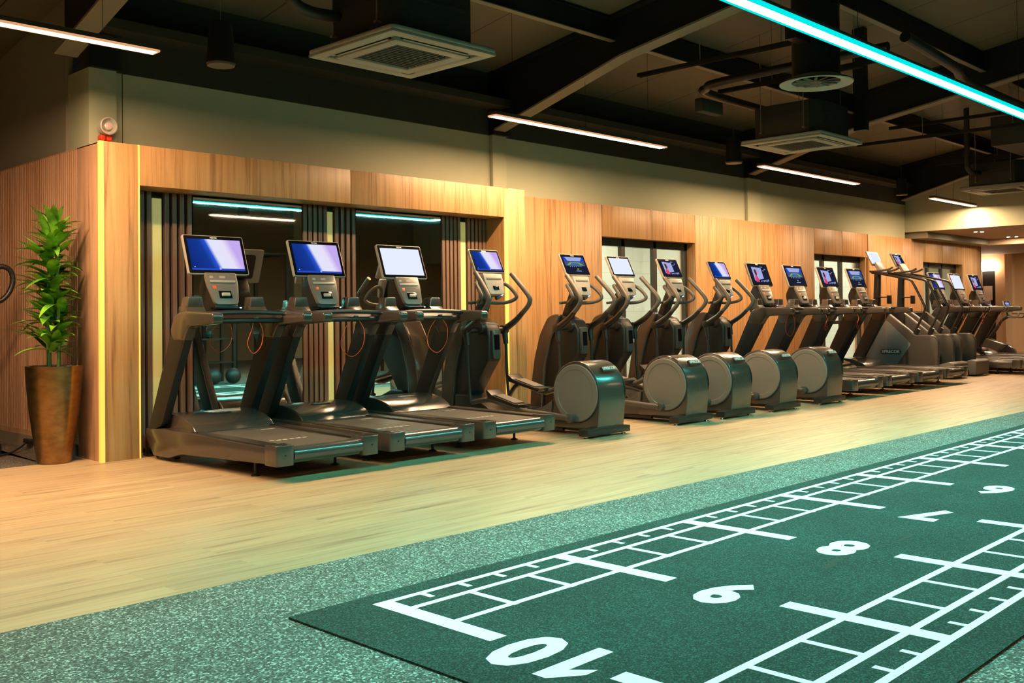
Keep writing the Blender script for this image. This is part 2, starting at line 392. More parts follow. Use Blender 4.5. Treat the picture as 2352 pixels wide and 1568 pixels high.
# roof deck
zd = lambda y: 4.48+.16*(4.1-y)
b = B(); b.poly([(-6, 13, zd(13)), (30, 13, zd(13)), (30, -7, zd(-7)), (-6, -7, zd(-7))]); struct('ceiling', b, DECK)
# rafters with haunches
def rafter(x):
    b = B(); zb = lambda y: 3.70+.16*(6.2-y)
    b.box((x-.006, 0, 0), (x+.006, 0.001, .001))
    b.prism([(8.0, 3.20), (6.2, 3.70), (-6.9, zb(-6.9)), (-6.9, zb(-6.9)+.42), (8.0, zb(8.0)+.42)], x-.006, x+.006)
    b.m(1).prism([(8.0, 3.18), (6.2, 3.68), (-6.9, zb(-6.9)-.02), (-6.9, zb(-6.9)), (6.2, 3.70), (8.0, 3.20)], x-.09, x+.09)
    b.m(0).prism([(8.0, zb(8.0)+.41), (-6.9, zb(-6.9)+.41), (-6.9, zb(-6.9)+.44), (8.0, zb(8.0)+.44)], x-.09, x+.09)
    return b
for k, (x, wh) in enumerate(((3.2, 'leftmost, above the end of the near pendant lamp'), (8.05, 'above the second pendant lamp'), (13.5, 'above the round air diffuser'), (19.0, 'farthest, near the lowered ceiling'))):
    tag(obj('roof_beam', rafter(0), [STEEL, FLANGE], loc=(x, 0, 0)), 'dark steel roof beam with pale lower flange, %s' % wh, 'beam', 'sloping roof beams')
for y, wh in ((6.35, 'nearest the panelled wall'), (4.6, 'second from the panelled wall'), (2.9, 'just beyond the teal light line'), (1.2, 'over the printed track'), (-1.5, 'high behind the track')):
    z = zd(y)
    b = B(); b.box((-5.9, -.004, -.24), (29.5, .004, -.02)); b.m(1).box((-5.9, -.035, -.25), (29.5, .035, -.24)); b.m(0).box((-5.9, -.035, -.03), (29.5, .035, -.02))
    tag(obj('roof_purlin', b, [STEEL, FLANGE], loc=(0, y, z)), 'long dark roof purlin along the hall, %s' % wh, 'beam', 'purlins under the roof')
# bulkhead, lowered ceilings, far end
b = B(); b.box((19.3, -7, 2.60), (19.4, YU, 4.8)); struct('wall_right', b, PLAST)
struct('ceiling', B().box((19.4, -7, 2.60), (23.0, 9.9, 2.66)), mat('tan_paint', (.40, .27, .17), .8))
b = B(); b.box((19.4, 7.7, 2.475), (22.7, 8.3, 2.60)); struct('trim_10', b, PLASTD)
b = B(); b.box((22.7, -7, 2.47), (22.76, 9.9, 2.60)); struct('trim_11', b, MATS['tan_paint'])
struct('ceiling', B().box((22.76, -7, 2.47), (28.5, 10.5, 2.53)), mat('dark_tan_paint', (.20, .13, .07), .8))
PEACH = mat('peach_paint', (.68, .47, .28), .85, bump=(3, .02))
b = B(); b.box((27.0, -7, 0), (27.1, 9.02, 2.47)); b.box((27.0, 9.34, 0), (27.1, 10.5, 2.47)); b.box((27, 9.02, 2.06), (27.1, 9.34, 2.47)); struct('wall_right', b, PEACH)
b = B(); b.box((26.8, 8.55, 0), (27.0, 8.72, 2.47)); struct('trim_12', b, mat('pale_peach', (.72, .52, .34), .8))
struct('wall_back', B().box((23.15, 10.3, 0), (28, 10.4, 2.5)), PANEL)
struct('wall_right', B().box((23.12, Y2, 0), (23.16, 10.3, 2.5)), PANEL)
b = B(); b.box((27.02, 9.02, 0), (27.06, 9.34, 2.05)); o = struct('door_1', b, CHARD)
obj('door_handle', B().tube([(26.99, 9.06, .95), (26.99, 9.06, 1.15)], .012, 8, 0), CHROME, o)
struct('baseboard_right', B().box((26.96, -7, 0), (27.0, 9.0, .12)), PEACH)
tag(obj('paper_notice', B().box((-.01, -.11, -.18), (0, .11, .18)), mat('paper', (.75, .62, .5), .8), loc=(27.0, 9.2, 1.5)), 'sheet of white paper taped to the dark far door', 'notice')
t = thing('wall_light', 'glowing rectangular wall lamp above the dark far door', 'light', (26.99, 9.2, 2.18))
obj('shade', B().box((-.10, -.23, -.10), (-.0, .23, .10), .02), emis('wall_lamp', (1.0, .72, .5), 7), t)
obj('back_plate', B().box((-.0, -.2, -.08), (.01, .2, .08)), CHARD, t)
SPOT = emis('downlight', (1.0, .78, .52), 480)
for i, (x, y, wh) in enumerate(((20.28, 7.12, 'left one of the nearer pair'), (20.37, 7.03, 'right one of the nearer pair'), (22.30, 7.17, 'left one of the farther pair'), (22.38, 7.04, 'right one of the farther pair'), (24.5, 7.0, 'unseen, added past the bike'), (26.0, 6.9, 'unseen, added by the peach wall'), (25.5, 5.4, 'unseen, added outermost'))):  # last three are added out of view to brighten the far end
    t = thing('downlight', 'small round recessed downlight in the low tan ceiling, %s' % wh, 'light', (x, y, 2.60 if x < 23 else 2.47), 0, 'recessed downlights')
    obj('lens', B().lathe([(.028, -.004), (.028, 0)], n=16), SPOT, t); obj('ring', B().lathe([(.038, -.006), (.038, 0), (.03, 0), (.03, -.006)], n=16, cap=False), WHITEP, t)

# ------------------------------------------------------------ lamps
LAMP = emis('warm_lamp', WARM, WARM_E); TLAMP = emis('teal_lamp', TEAL, TEAL_E)
EDGE = emis('warm_halo', (1.0, .50, .22), .16); THALO = emis('teal_halo', (.0, .75, .72), .24)  # lamp bloom imitated by dim coloured strips added along the housings
def pendant(x0, x1, y, z, label, group, m=LAMP, w=.085, corner=None):
    t = thing('pendant_lamp', label, 'light', ((x0+x1)/2, y, z), 0, group); L = (x1-x0)/2
    obj('diffuser', B().box((-L, -w/2, .002), (L, w/2, .006)), m, t)
    b = B(); b.box((-L-.01, -w/2-.012, .0), (L+.01, -w/2-.004, .016)); b.box((-L-.01, w/2+.004, .0), (L+.01, w/2+.012, .016)); b.box((-L-.012, -w/2-.012, 0), (-L-.004, w/2+.012, .016)); b.box((L+.004, -w/2-.012, 0), (L+.012, w/2+.012, .016)); obj('halo_strip', b, EDGE, t)
    b = B(); b.box((-L-.004, -w/2-.004, .006), (L+.004, w/2+.004, .05)); b.box((-L-.004, -w/2-.004, 0), (L+.004, -w/2-.0005, .006)); b.box((-L-.004, w/2+.0005, 0), (L+.004, w/2+.004, .006)); obj('housing', b, BLACKP, t)
    for q in (-L*.8, -L*.0, L*.8):
        zz = zd(y)-z
        obj('suspension_wire', B().tube([(q, 0, .05), (q, 0, zz)], .0022, 5, 0), STEEL, t)
    return t
ZL, YL = 2.98, 6.74
G = 'warm linear pendant lamps along the wall'
pendant(-.4, 3.32, YL, ZL, 'glowing warm linear pendant lamp cut by the left picture edge', G)
pendant(6.69, 9.43, YL, ZL, 'glowing warm linear pendant lamp above the end of the mirror recess', G)
pendant(11.6, 14.35, YL, ZL, 'glowing warm linear pendant lamp below the second ceiling cassette', G)
pendant(17.2, 19.15, YL, ZL, 'short far glowing warm pendant lamp by the lowered ceiling', G)
G2 = 'warm linear pendant lamps on the far side of the track'
LAMP2 = emis('warm_lamp_dim', WARM, WARM_E*.35)
for i, x in enumerate((-3.2, 3.9, 9.3, 15.0)):
    pendant(x, x+2.75 if i != 2 else 11.08, -.88, ZL, 'warm linear pendant lamp over the far side of the track', G2, LAMP2)
# teal line light: long run with a corner at the far end
t = thing('teal_line_light', 'very long glowing teal line light crossing the upper right ceiling', 'light', (0, 2.79, 2.73))
b = B(); b.box((1.5, -.038, .002), (11.476, .038, .006)); b.box((11.40, .038, .002), (11.476, .20, .006)); obj('diffuser', b, TLAMP, t)
b = B(); b.box((1.5, -.042, .006), (11.48, .042, .05)); b.box((11.396, .042, .006), (11.48, .204, .05)); b.box((1.5, -.042, 0), (11.48, -.0385, .006)); b.box((1.5, .0385, 0), (11.395, .042, .006)); obj('housing', b, BLACKP, t)
b = B(); b.box((1.5, -.060, 0), (11.48, -.043, .02)); b.box((1.5, .043, 0), (11.39, .060, .02)); obj('halo_strip', b, THALO, t)  # added strips standing in for the teal bloom beside the line
for x in (1.7, 3, 6, 9, 11.4):
    obj('suspension_wire', B().tube([(x, 0, .05), (x, 0, 1.9)], .0022, 5, 0), STEEL, t)

# ------------------------------------------------------------ ceiling services
def cassette(x, y, z, s, lab, pipe=True, rz=0):
    t = thing('air_conditioner', lab, 'air conditioner', (x, y, z), rz, 'ceiling air conditioning cassettes'); h = s/2
    b = B(); r = roundpoly([(-h, -h), (h, -h), (h, h), (-h, h)], .05, 4)
    # ring shaped fascia
    def ringbox(a, c, z0, z1):
        for lo, hi in (((-a, -a), (a, -c)), ((-a, c), (a, a)), ((-a, -c), (-c, c)), ((c, -c), (a, c))): b.box((lo[0], lo[1], z0), (hi[0], hi[1], z1), .004)
    b.prism(r, .02, .05, 'Z', .008); ringbox(h*.985, h*.80, 0.0, .02); ringbox(h*.70, h*.52, -.01, .02)
    obj('fascia', b, mat('cassette_white', (.32, .32, .27), .5), t)
    b = B(); g = h*.50
    b.box((-g, -g, .004), (g, g, .018))
    for i in range(13): q = -g+.02+i*(2*g-.04)/12; b.box((-g, q-.006, -.004), (g, q+.006, .006))
    obj('intake_grille', b, mat('grille_grey', (.06, .065, .05), .6), t)
    for a in range(4):
        b = B(); b.box((-h*.62, -h*.79, .006), (h*.62, -h*.71, .016)); b.m(1).box((-h*.60, -h*.77, -.004), (h*.60, -h*.735, .0), .003, M=Matrix.Rotation(0, 4, 'X'))
        obj('air_outlet', b, [SLATBACK, MATS['cassette_white']], t, rot=(0, 0, a*PI/2))
    q = h*.82
    b = B(); b.prism([(-q, -q+.1), (-q+.1, -q), (q-.1, -q), (q, -q+.1), (q, q-.1), (q-.1, q), (-q+.1, q), (-q, q-.1)], .05, .42, 'Z', .01); b.box((-q-.012, -q*.6, .28), (-q, q*.6, .30)); b.box((-q*.6, -q-.012, .28), (q*.6, -q, .30)); obj('casing', b, mat('casing_grey', (.026, .028, .022), .5), t)
    zz = zd(y)-z
    for sx, sy in ((1, 1), (1, -1), (-1, 1), (-1, -1)):
        b = B(); b.tube([(sx*(q+.03), sy*(q-.15), .12), (sx*(q+.03), sy*(q-.15), zz)], .005, 6, 0); b.box((min(sx*q, sx*(q+.045)), sy*(q-.15)-.015, .11), (max(sx*q, sx*(q+.045)), sy*(q-.15)+.015, .125)); obj('threaded_rod', b, FLANGE, t)
    if pipe:
        b = B(); b.tube([(-q+.02, .22, .26), (-q-.22, .24, .25), (-q-.36, .25, .30), (-q-.40, .25, .44), (-q-.40, .25, zz)], .042, 12, 6); b.lathe([(.055, -.0), (.055, .05)], (-q-.40, .25, .50)); obj('insulated_pipe', b, mat('pipe_lagging', (.02, .02, .017), .55), t)
    return t
cassette(4.66, 5.62, 2.98, .98, 'ceiling air conditioning cassette with square vent hanging nearest, upper left', True)
cassette(10.45, 5.55, 2.98, 1.0, 'ceiling air conditioning cassette above the second lit pendant lamp from right', False)
cassette(16.9, 5.5, 2.98, 1.0, 'farthest small ceiling air conditioning cassette near the lowered ceiling')
# round swirl diffuser with duct
t = thing('air_diffuser', 'round white ceiling air diffuser on a wide dark duct', 'air vent', (7.78, 3.99, 3.0))
b = B(); b.lathe([(.30, .0), (.295, -.006), (.20, .012), (.19, .05), (.195, .055), (.30, .008)], n=48, cap=False); obj('rim', b, MATS['cassette_white'], t)
b = B()
for k in range(12):
    a = 2*PI*k/12; b.box((.05, -.012, .012), (.19, .012, .02), M=Matrix.Rotation(a, 4, 'Z') @ Matrix.Rotation(.5, 4, 'X'))
b.lathe([(.05, .008), (.05, .03)], n=20); obj('swirl_blade', b, MATS['grille_grey'], t)
b = B(); b.lathe([(.195, .05), (.195, .62), (.2, .62), (.2, .64), (.195, .64), (.195, .92), (.01, .93)], n=40, cap=False); b.box((-.42, -.05, .30), (-.18, .05, .42)); b.tube([(0, 0, .80), (-.5, 0, .82), (-1.6, -.3, .85)], .12, 20, 4); obj('duct', b, mat('duct_dark', (.013, .016, .015), .4, .3), t)
# pendant speakers
def speaker(x, y, z, s, lab):
    t = thing('pendant_speaker', lab, 'speaker', (x, y, z), 0, 'black pendant speakers')
    obj('cabinet', B().lathe([(.088*s, 0), (.095*s, .005), (.092*s, .02), (.075*s, .25*s), (.068*s, .272*s), (.02*s, .278*s)], n=28), mat('speaker_black', (.003, .003, .003), .6), t)
    obj('grille', B().lathe([(.088*s, -.012), (.09*s, 0.001)], n=28), mat('speaker_grille', (.10, .09, .07), .5), t)
    obj('suspension_cable', B().tube([(0, 0, .27*s), (0, 0, zd(y)-z)], .003, 5, 0), FLANGE, t)
    return t
speaker(3.86, 6.78, 3.0, 1.15, 'black pendant speaker hanging beside the nearest pendant lamp')
speaker(11.12, 6.85, 3.0, 1.15, 'black pendant speaker hanging left of the second ceiling cassette')
speaker(16.35, 6.9, 3.0, 1.0, 'small far black pendant speaker left of the last pendant lamp')
speaker(9.1, .6, 2.85, 1.1, 'black pendant speaker seen only in the wall mirror')
# cable trays / struts
for x, y0, y1, z, wh in ((8.4, 4.4, 6.3, 3.55, 'nearest one, left of the round diffuser'), (9.3, 4.3, 5.9, 3.45, 'second one, behind the round diffuser'), (14.1, 4.2, 6.6, 3.5, 'beyond the third roof beam'), (16.6, 4.1, 6.4, 3.45, 'farthest one'), (9.9, 4.4, 5.4, 3.62, 'short one above the second cassette'), (14.3, 4.3, 6.2, 3.72, 'high one between two others far off'), (18.0, 4.3, 6.2, 3.7, 'next to the lowered ceiling')):
    t = thing('support_strut', 'dark hanging steel strut across the ceiling, %s' % wh, 'strut', (x, y0, z), 0, 'hanging support struts')
    b = B(); b.box((-.022, 0, 0), (-.018, y1-y0, .04)); b.box((.018, 0, 0), (.022, y1-y0, .04)); b.box((-.022, 0, .038), (.022, y1-y0, .042)); obj('channel', b, mat('strut_steel', (.02, .02, .016), .4, .5), t)
    for q in (.25, (y1-y0)*.6): obj('rod', B().tube([(0, q, .04), (0, q, zd(y0+q)-z)], .005, 6, 0), FLANGE, t)
t = thing('duct_run', 'dark flat pipe loop running between the round diffuser and cassette', 'duct', (0, 0, 0))
obj('pipe', B().tube([(9.0, 3.9, 3.52), (9.0, 5.6, 3.50), (9.15, 5.95, 3.50), (9.5, 6.1, 3.5), (11.6, 6.15, 3.5)], .045, 12, 6), MATS['duct_dark'], t)
obj('pipe', B().tube([(8.9, 3.7, 3.55), (10.2, 3.75, 3.5), (11.0, 3.9, 3.5), (13.6, 4.0, 3.55), (18.8, 4.05, 3.6)], .05, 12, 6), MATS['duct_dark'], t)
obj('drop_duct', B().box((10.94, 5.02, 3.15), (11.03, 5.16, zd(5.1))), MATS['duct_dark'], t)
obj('junction_box', B().box((8.95, 5.88, 3.22), (9.35, 5.98, 3.36), .01), BLACKP, t)
b = B(); b.prism([(14.6, 3.35), (16.3, 3.35), (16.3, 3.75), (14.6, 3.75)], 4.4, 4.9, 'Y', .01)
tag(obj('air_duct', b, MATS['casing_grey']), 'dark rectangular duct box high up near the far roof beam', 'duct')
# round sounder on the first column
t = thing('alarm_sounder', 'white round alarm sounder with red base above the wooden corner', 'alarm', (3.515, YU-.055, 2.615))
t.scale = (1.35, 1.35, 1.35)
b = B(); b.lathe([(.040, 0), (.045, -.03), (.050, -.05), (.052, -.085), (.046, -.088), (.040, -.05), (.012, -.045)], axis='Y', n=28, c=(0, 0, .03)); obj('horn', b, WHITEP, t)
obj('lens', B().lathe([(.026, -.05), (.022, -.075), (.01, -.082)], axis='Y', n=20, c=(0, 0, .03)), mat('clear_lens', (.8, .62, .6), .1, coat=1), t)
b = B(); b.box((-.036, -.05, -.055), (-.004, 0, -.02), .008); b.box((.004, -.05, -.055), (.036, 0, -.02), .008); b.tube([(-.02, -.03, -.05), (-.02, -.03, -.09)], .006, 8, 0); b.tube([(.02, -.03, -.05), (.02, -.03, -.09)], .006, 8, 0); obj('red_base', b, mat('alarm_red', (.75, .05, .01), .4), t)

# ------------------------------------------------------------ sprint track mat
MX0, MY0, MY1 = 2.05, 1.135, 3.15
t = thing('track_mat', 'dark turf sprint track mat with white printed lines and numbers', 'mat', (0, 0, 0))
obj('turf', B().box((MX0, MY0, 0), (22, MY1, .008)), TURF, t)
ZM = .0095
def rect(b, x0, y0, x1, y1): b.box((x0, y0, .008), (x1, y1, ZM))
N = 17; X0 = 2.352
XE = X0+.996*N
for side in (0, 1):
    b = B()
    for y in ((3.03, 2.90, 2.66), (1.66, 1.43, 1.295))[side]: b.box((X0, y-.015, .008), (XE, y+.015, .0092))
    for k in range(N):
        x = X0+.998*k
        if side == 0: rect(b, x, 2.41, x+.078, 3.045)
        else: rect(b, x, 1.28, x+.078, 1.90)
        for j in (1, 2): rect(b, x+.333*j+.02, (2.64, 1.42)[side], x+.333*j+.05, (2.90, 1.67)[side])
        for j in (1, 2, 3, 4): rect(b, x+.2*j+.01, (2.955, 1.285)[side], x+.2*j+.036, (3.035, 1.37)[side])
    obj('line_marking', b, MARK, t)
for k, num in enumerate(('10', '9', '8', '7', '6', '5', '4', '3', '2', '1')):
    x = X0+.998*k+.035 if k else 2.385
    M = frame_M((x, 2.145 if k else 2.252, .0086), (0, 1, 0), (-1, 0, 0))
    b = B(); b.text('0' if k == 0 else num, .42, M, .0009, .018, .80)
    if k == 0:
        obj('number_marking', b, MARK, t); b = B(); b.prism([(2.225, 2.045), (2.225, 2.10), (2.545, 2.10), (2.545, 2.04), (2.325, 2.04), (2.385, 1.972), (2.325, 1.972)], .008, ZM, 'Z')
    obj('number_marking', b, MARK, t)
b = B()
for cx, cy, rx, ry in ((4.02, 2.04, .05, .022), (4.12, 2.06, .07, .02), (4.24, 2.07, .05, .012), (4.75, 2.02, .12, .010)):
    b.poly([(cx+rx*math.cos(a*.35)*(1+.15*math.sin(a*2.3)), cy+ry*math.sin(a*.35)*(1+.2*math.cos(a*1.7)), .0087) for a in range(18)])
obj('scuff_mark', b, mat('scuff', (.016, .026, .016), .9), t)
# ------------------------------------------------------------ planter
t = thing('potted_plant', 'tall leafy green plant in a bronze tapered planter by the wooden corner', 'plant', (3.075, 7.93, 0))
PB = bpy.data.materials.new('bronze'); n, l, bs = nodes(PB); tc = n.new('ShaderNodeTexCoord'); mp = n.new('ShaderNodeMapping'); mp.inputs['Scale'].default_value = (6, 6, 11); l.new(tc.outputs['Object'], mp.inputs['Vector'])
tx = n.new('ShaderNodeTexNoise'); tx.inputs['Scale'].default_value = 2; tx.inputs['Detail'].default_value = 6; l.new(mp.outputs['Vector'], tx.inputs['Vector'])
rr = ramp(n, [(.25, (.20, .115, .045)), (.75, (.34, .21, .095))]); l.new(tx.outputs['Fac'], rr.inputs['Fac']); l.new(rr.outputs['Color'], bs.inputs['Base Color']); bs.inputs['Metallic'].default_value = 1; bs.inputs['Roughness'].default_value = .30
pp = [(.118, 0), (.122, .004), (.150, .18), (.180, .40), (.200, .62), (.207, .745), (.196, .745), (.19, .70), (.02, .69)]
obj('planter', B().lathe(pp, n=56), PB, t, sharp=50)
b = B()
for i in range(150):
    a = rnd.uniform(0, 2*PI); r = .18*math.sqrt(rnd.random()); s_ = rnd.uniform(.012, .024)
    q = bmesh.new(); bmesh.ops.create_icosphere(q, subdivisions=1, radius=s_); q.transform(Matrix.Translation((r*math.cos(a), r*math.sin(a), .715+rnd.uniform(-.008, .02))) @ Matrix.Rotation(rnd.uniform(0, 3), 4, 'Z') @ Matrix.Diagonal((1.3, .9, .6, 1))); b._merge(q)
o = obj('pebbles', b, mat('pebble', (.14, .12, .10), .45), t, sharp=80); o['kind'] = 'stuff'
LEAF = bpy.data.materials.new('leaf'); n, l, bs = nodes(LEAF); tc = n.new('ShaderNodeTexCoord'); tx = n.new('ShaderNodeTexNoise'); tx.inputs['Scale'].default_value = 9; l.new(tc.outputs['Object'], tx.inputs['Vector'])
rr = ramp(n, [(.35, (.04, .17, .012)), (.65, (.20, .46, .03))]); l.new(tx.outputs['Fac'], rr.inputs['Fac']); l.new(rr.outputs['Color'], bs.inputs['Base Color']); bs.inputs['Roughness'].default_value = .3; bs.inputs['Specular IOR Level'].default_value = .6
b = B()
def leaf(b, p, a, el, L, w, droop):
    d = Vector((math.cos(a), math.sin(a), 0)); side = Vector((-math.sin(a), math.cos(a), 0)); n_ = 8; prev = None; pos = Vector(p); e = el
    for i in range(n_+1):
        u = i/n_; ww = w*math.sin(PI*min(1, (u*.93+.07))**.8)*(1 if u < 1 else 0)+.001
        upv = (Vector((0, 0, 1))*math.cos(e)-d*math.sin(e))
        c = b.bm.verts.new(pos-upv*ww*.28); l_ = b.bm.verts.new(pos+side*ww); r_ = b.bm.verts.new(pos-side*ww)
        if prev:
            for q in ((prev[0], prev[1], l_, c), (prev[2], prev[0], c, r_)):
                f = b.bm.faces.new(q); f.smooth = True
        prev = (c, l_, r_); pos = pos+(d*math.cos(e)+Vector((0, 0, 1))*math.sin(e))*(L/n_); e -= droop/n_
i = 0
for k in range(210):
    h = .84+.98*(k/210); a = k*2.39996+rnd.uniform(-.3, .3)
    f = (h-.84)/.98; L = rnd.uniform(.22, .36)*(1 if f < .85 else .8); el = rnd.uniform(.1, 1.0)+(.45 if f > .85 else 0)
    ox = .05*math.sin(a*3)*1; base = (rnd.uniform(-.045, .045), rnd.uniform(-.045, .045), h)
    if math.cos(a) > .2: L = min(L, .20)
    leaf(b, base, a, el, L, rnd.uniform(.030, .045), rnd.uniform(.4, 1.2))
for k in range(9):
    leaf(b, (rnd.uniform(-.04, .04), rnd.uniform(-.04, .04), rnd.uniform(1.66, 1.76)), k*.9, rnd.uniform(.7, 1.4), rnd.uniform(.15, .24), .026, .7)
obj('foliage', b, LEAF, t, sharp=180)
for q, (x, y, h) in enumerate(((-.04, 0, 1.6), (.02, -.03, 1.75), (.05, .03, 1.4), (-.01, .05, 1.5))):
    obj('cane', B().tube([(x, y, .69), (x*1.1, y*1.1, 1.0), (x*.8, y*.8, h)], .013, 8, 4), mat('cane', (.12, .20, .04), .6), t)
# ------------------------------------------------------------ screens
def em(name, c, s=1.0): return MATS.get(name) or emis(name, c, s/2**EXPO)
SC = [em('scr_navy', (.004, .015, .16)), em('scr_blue', (.02, .07, .55)), em('scr_pale', (.62, .68, .95)), em('scr_white', (.80, .86, 1.0)), em('scr_lilac', (.50, .36, .82)),
      em('scr_dark', (.012, .014, .035)), em('scr_pink', (.75, .06, .16)), em('scr_brown', (.10, .03, .03)), em('scr_sky', (.36, .42, .75)), em('scr_green', (.20, .38, .12)), em('scr_court', (.04, .13, .42)), em('scr_slate', (.06, .08, .20))]
HOMEG = bpy.data.materials.new('scr_home'); HOMEG.use_nodes = True; n = HOMEG.node_tree.nodes; l = HOMEG.node_tree.links; n.remove(n['Principled BSDF'])
e_ = n.new('ShaderNodeEmission'); l.new(e_.outputs[0], n['Material Output'].inputs[0]); tc = n.new('ShaderNodeTexCoord'); sx = n.new('ShaderNodeSeparateXYZ'); l.new(tc.outputs['UV'], sx.inputs[0])
# slanted coordinate: bright wedge starts right of a diagonal
ma = n.new('ShaderNodeMath'); ma.operation = 'MULTIPLY_ADD'; ma.inputs[1].default_value = .22; l.new(sx.outputs['Y'], ma.inputs[0]); l.new(sx.outputs['X'], ma.inputs[2])
r = ramp(n, [(0, (.004, .02, .17)), (.42, (.008, .04, .30)), (.53, (.02, .09, .62)), (.56, (.30, .34, .85)), (.60, (.74, .78, .96)), (.85, (.80, .74, .94)), (1.0, (.55, .40, .85))])
l.new(ma.outputs[0], r.inputs['Fac']); l.new(r.outputs['Color'], e_.inputs[0]); e_.inputs[1].default_value = 1.0/2**EXPO
SCR = SC+[HOMEG]
def screen(kind, w, h, M):
    b = B(); t = bmesh.new(); uv = None
    me = bpy.data.meshes.new('screen')
    polys = []
    def q(pts, k, z=0.0): polys.append(([(-w/2+p[0]*w, -h/2+p[1]*h, z) for p in pts], k))
    full = [(0, 0), (1, 0), (1, 1), (0, 1)]
    if kind == 'home':
        q(full, 12); q([(0, 0), (1, 0), (1, .06), (0, .06)], 1, .0003)
        cx, cy = .53, .055
        q([(cx+.018*math.cos(a*PI/4), cy+.03*math.sin(a*PI/4)) for a in range(8)], 3, .0006); q([(cx+.010*math.cos(a*PI/4), cy+.016*math.sin(a*PI/4)) for a in range(8)], 1, .0009)
        q([(.05, .09), (.07, .09), (.07, .11), (.05, .11)], 3, .0006)
    elif kind == 'white': q(full, 3)
    elif kind == 'runner':
        q(full, 5); q([(.14, .16), (.66, .28), (.66, .86), (.14, .92)], 8, .0003)
        q([(.20, .10), (.38, .10), (.36, .30), (.30, .48), (.22, .42), (.17, .25)], 6, .0006)
        q([(.25, .46), (.33, .46), (.36, .62), (.34, .76), (.27, .80), (.22, .72), (.23, .58)], 7, .0009)
        q([(.34, .56), (.38, .58), (.37, .70), (.33, .70)], 6, .0012)
        for x, y, ww in ((.70, .70, .10), (.82, .78, .08), (.62, .9, .14)): q([(x, y), (x+ww, y), (x+ww, y+.035), (x, y+.035)], 8, .0006)
        for i in range(6): q([(.46+.08*i, .10+.02*(i % 2)), (.50+.08*i, .10+.02*(i % 2)), (.51+.08*i, .16+.03*i*.5), (.46+.08*i, .16+.03*i*.5)], 8, .0009)
    elif kind == 'court':
        q(full, 5); q([(.03, .42), (.97, .42), (.97, .95), (.03, .95)], 11, .0003); q([(.03, .70), (.97, .70), (.97, .95), (.03, .95)], 1, .0005)
        q([(.20, .72), (.80, .72), (.9, .95), (.10, .95)], 8, .0006)
        q([(.10, .46), (.90, .46), (.72, .64), (.28, .64)], 9, .0009); q([(.24, .48), (.76, .48), (.64, .60), (.36, .60)], 10, .0012)
        for i in range(6): q([(.22+.1*i, .37), (.26+.1*i, .37), (.26+.1*i, .41), (.22+.1*i, .41)], 8, .0006)
        q([(.52, .2), (.60, .2), (.60, .27), (.52, .27)], 9, .0006); q([(.45, .10), (.7, .10), (.7, .14), (.45, .14)], 8, .0006)
    vs = []; fs = []; mi = []
    for pts, k in polys:
        i0 = len(vs); vs += [tuple(M @ Vector(p)) for p in pts]; fs.append(list(range(i0, i0+len(pts)))); mi.append(k)
    me.from_pydata(vs, [], fs)
    for p, k in zip(me.polygons, mi): p.material_index = k
    ul = me.uv_layers.new(name='UVMap')
    inv = M.inverted()
    for p in me.polygons:
        for li in p.loop_indices:
            c = inv @ me.vertices[me.loops[li].vertex_index].co; ul.data[li].uv = ((c.x+w/2)/w, (c.y+h/2)/h)
    for m in SCR: me.materials.append(m)
    return me
def display(t, M, w, h, th, sw, sh, kind, back=GREYP, edge_=LGREY):
    """M: frame with x right, y up, z toward the user, origin at display centre"""
    b = B(); rp = roundpoly([(-w/2, -h/2), (w/2, -h/2), (w/2, h/2), (-w/2, h/2)], .018, 4)
    b.prism(rp, -th, 0, 'Z', .006, M=M); d = obj('display', b, edge_, t)
    b = B(); rp = roundpoly([(-w/2+.008, -h/2+.008), (w/2-.008, -h/2+.008), (w/2-.008, h/2-.008), (-w/2+.008, h/2-.008)], .012, 4)
    b.prism(rp, 0, .0015, 'Z', 0, M=M); obj('bezel', b, GLOSS, d)
    b = B(); b.text('PRECOR', .016, M @ Matrix.Translation((0, h/2-.022, .0018)), .0003, .0006); obj('lettering', b, WHITEP, d)
    s = bpy.data.objects.new('screen', screen(kind, sw, sh, M @ Matrix.Translation((0, 0, .0022)))); C.objects.link(s); s.parent = d
    b = B(); rp = roundpoly([(-w*.33, -h*.36), (w*.33, -h*.36), (w*.33, h*.36), (-w*.33, h*.36)], .03, 4); b.prism(rp, -th-.02, -th+.001, 'Z', .008, M=M); obj('back_cover', b, CHARD, d)
    return d
def set_screen(root, kind):
    for d in root.children:
        if d.name.startswith('display'):
            for s in d.children:
                if s.name.startswith('screen'): s.data = screen(kind, d.parent['sw'], d.parent['sh'], d.parent_M)
FR = {}
def swap(root, key, kind):
    M, sw, sh = FR[key]
    for d in root.children:
        if d.name.split('.')[0] == 'display':
            for s in d.children:
                if s.name.split('.')[0] == 'screen': s.data = screen(kind, sw, sh, M @ Matrix.Translation((0, 0, .0022)))
ACC = mat('pocket_grey', (.05, .05, .046), .3)
def logo(b, M, size, m_plate=None):
    b.text('PRECOR', size, M, .0008, size*.035, 1.05)
    for i in range(3): b.box((-size*2.55-.0, -size*.32+i*size*.24, 0), (-size*2.05+.0, -size*.32+i*size*.24+size*.14, .0012), M=M)

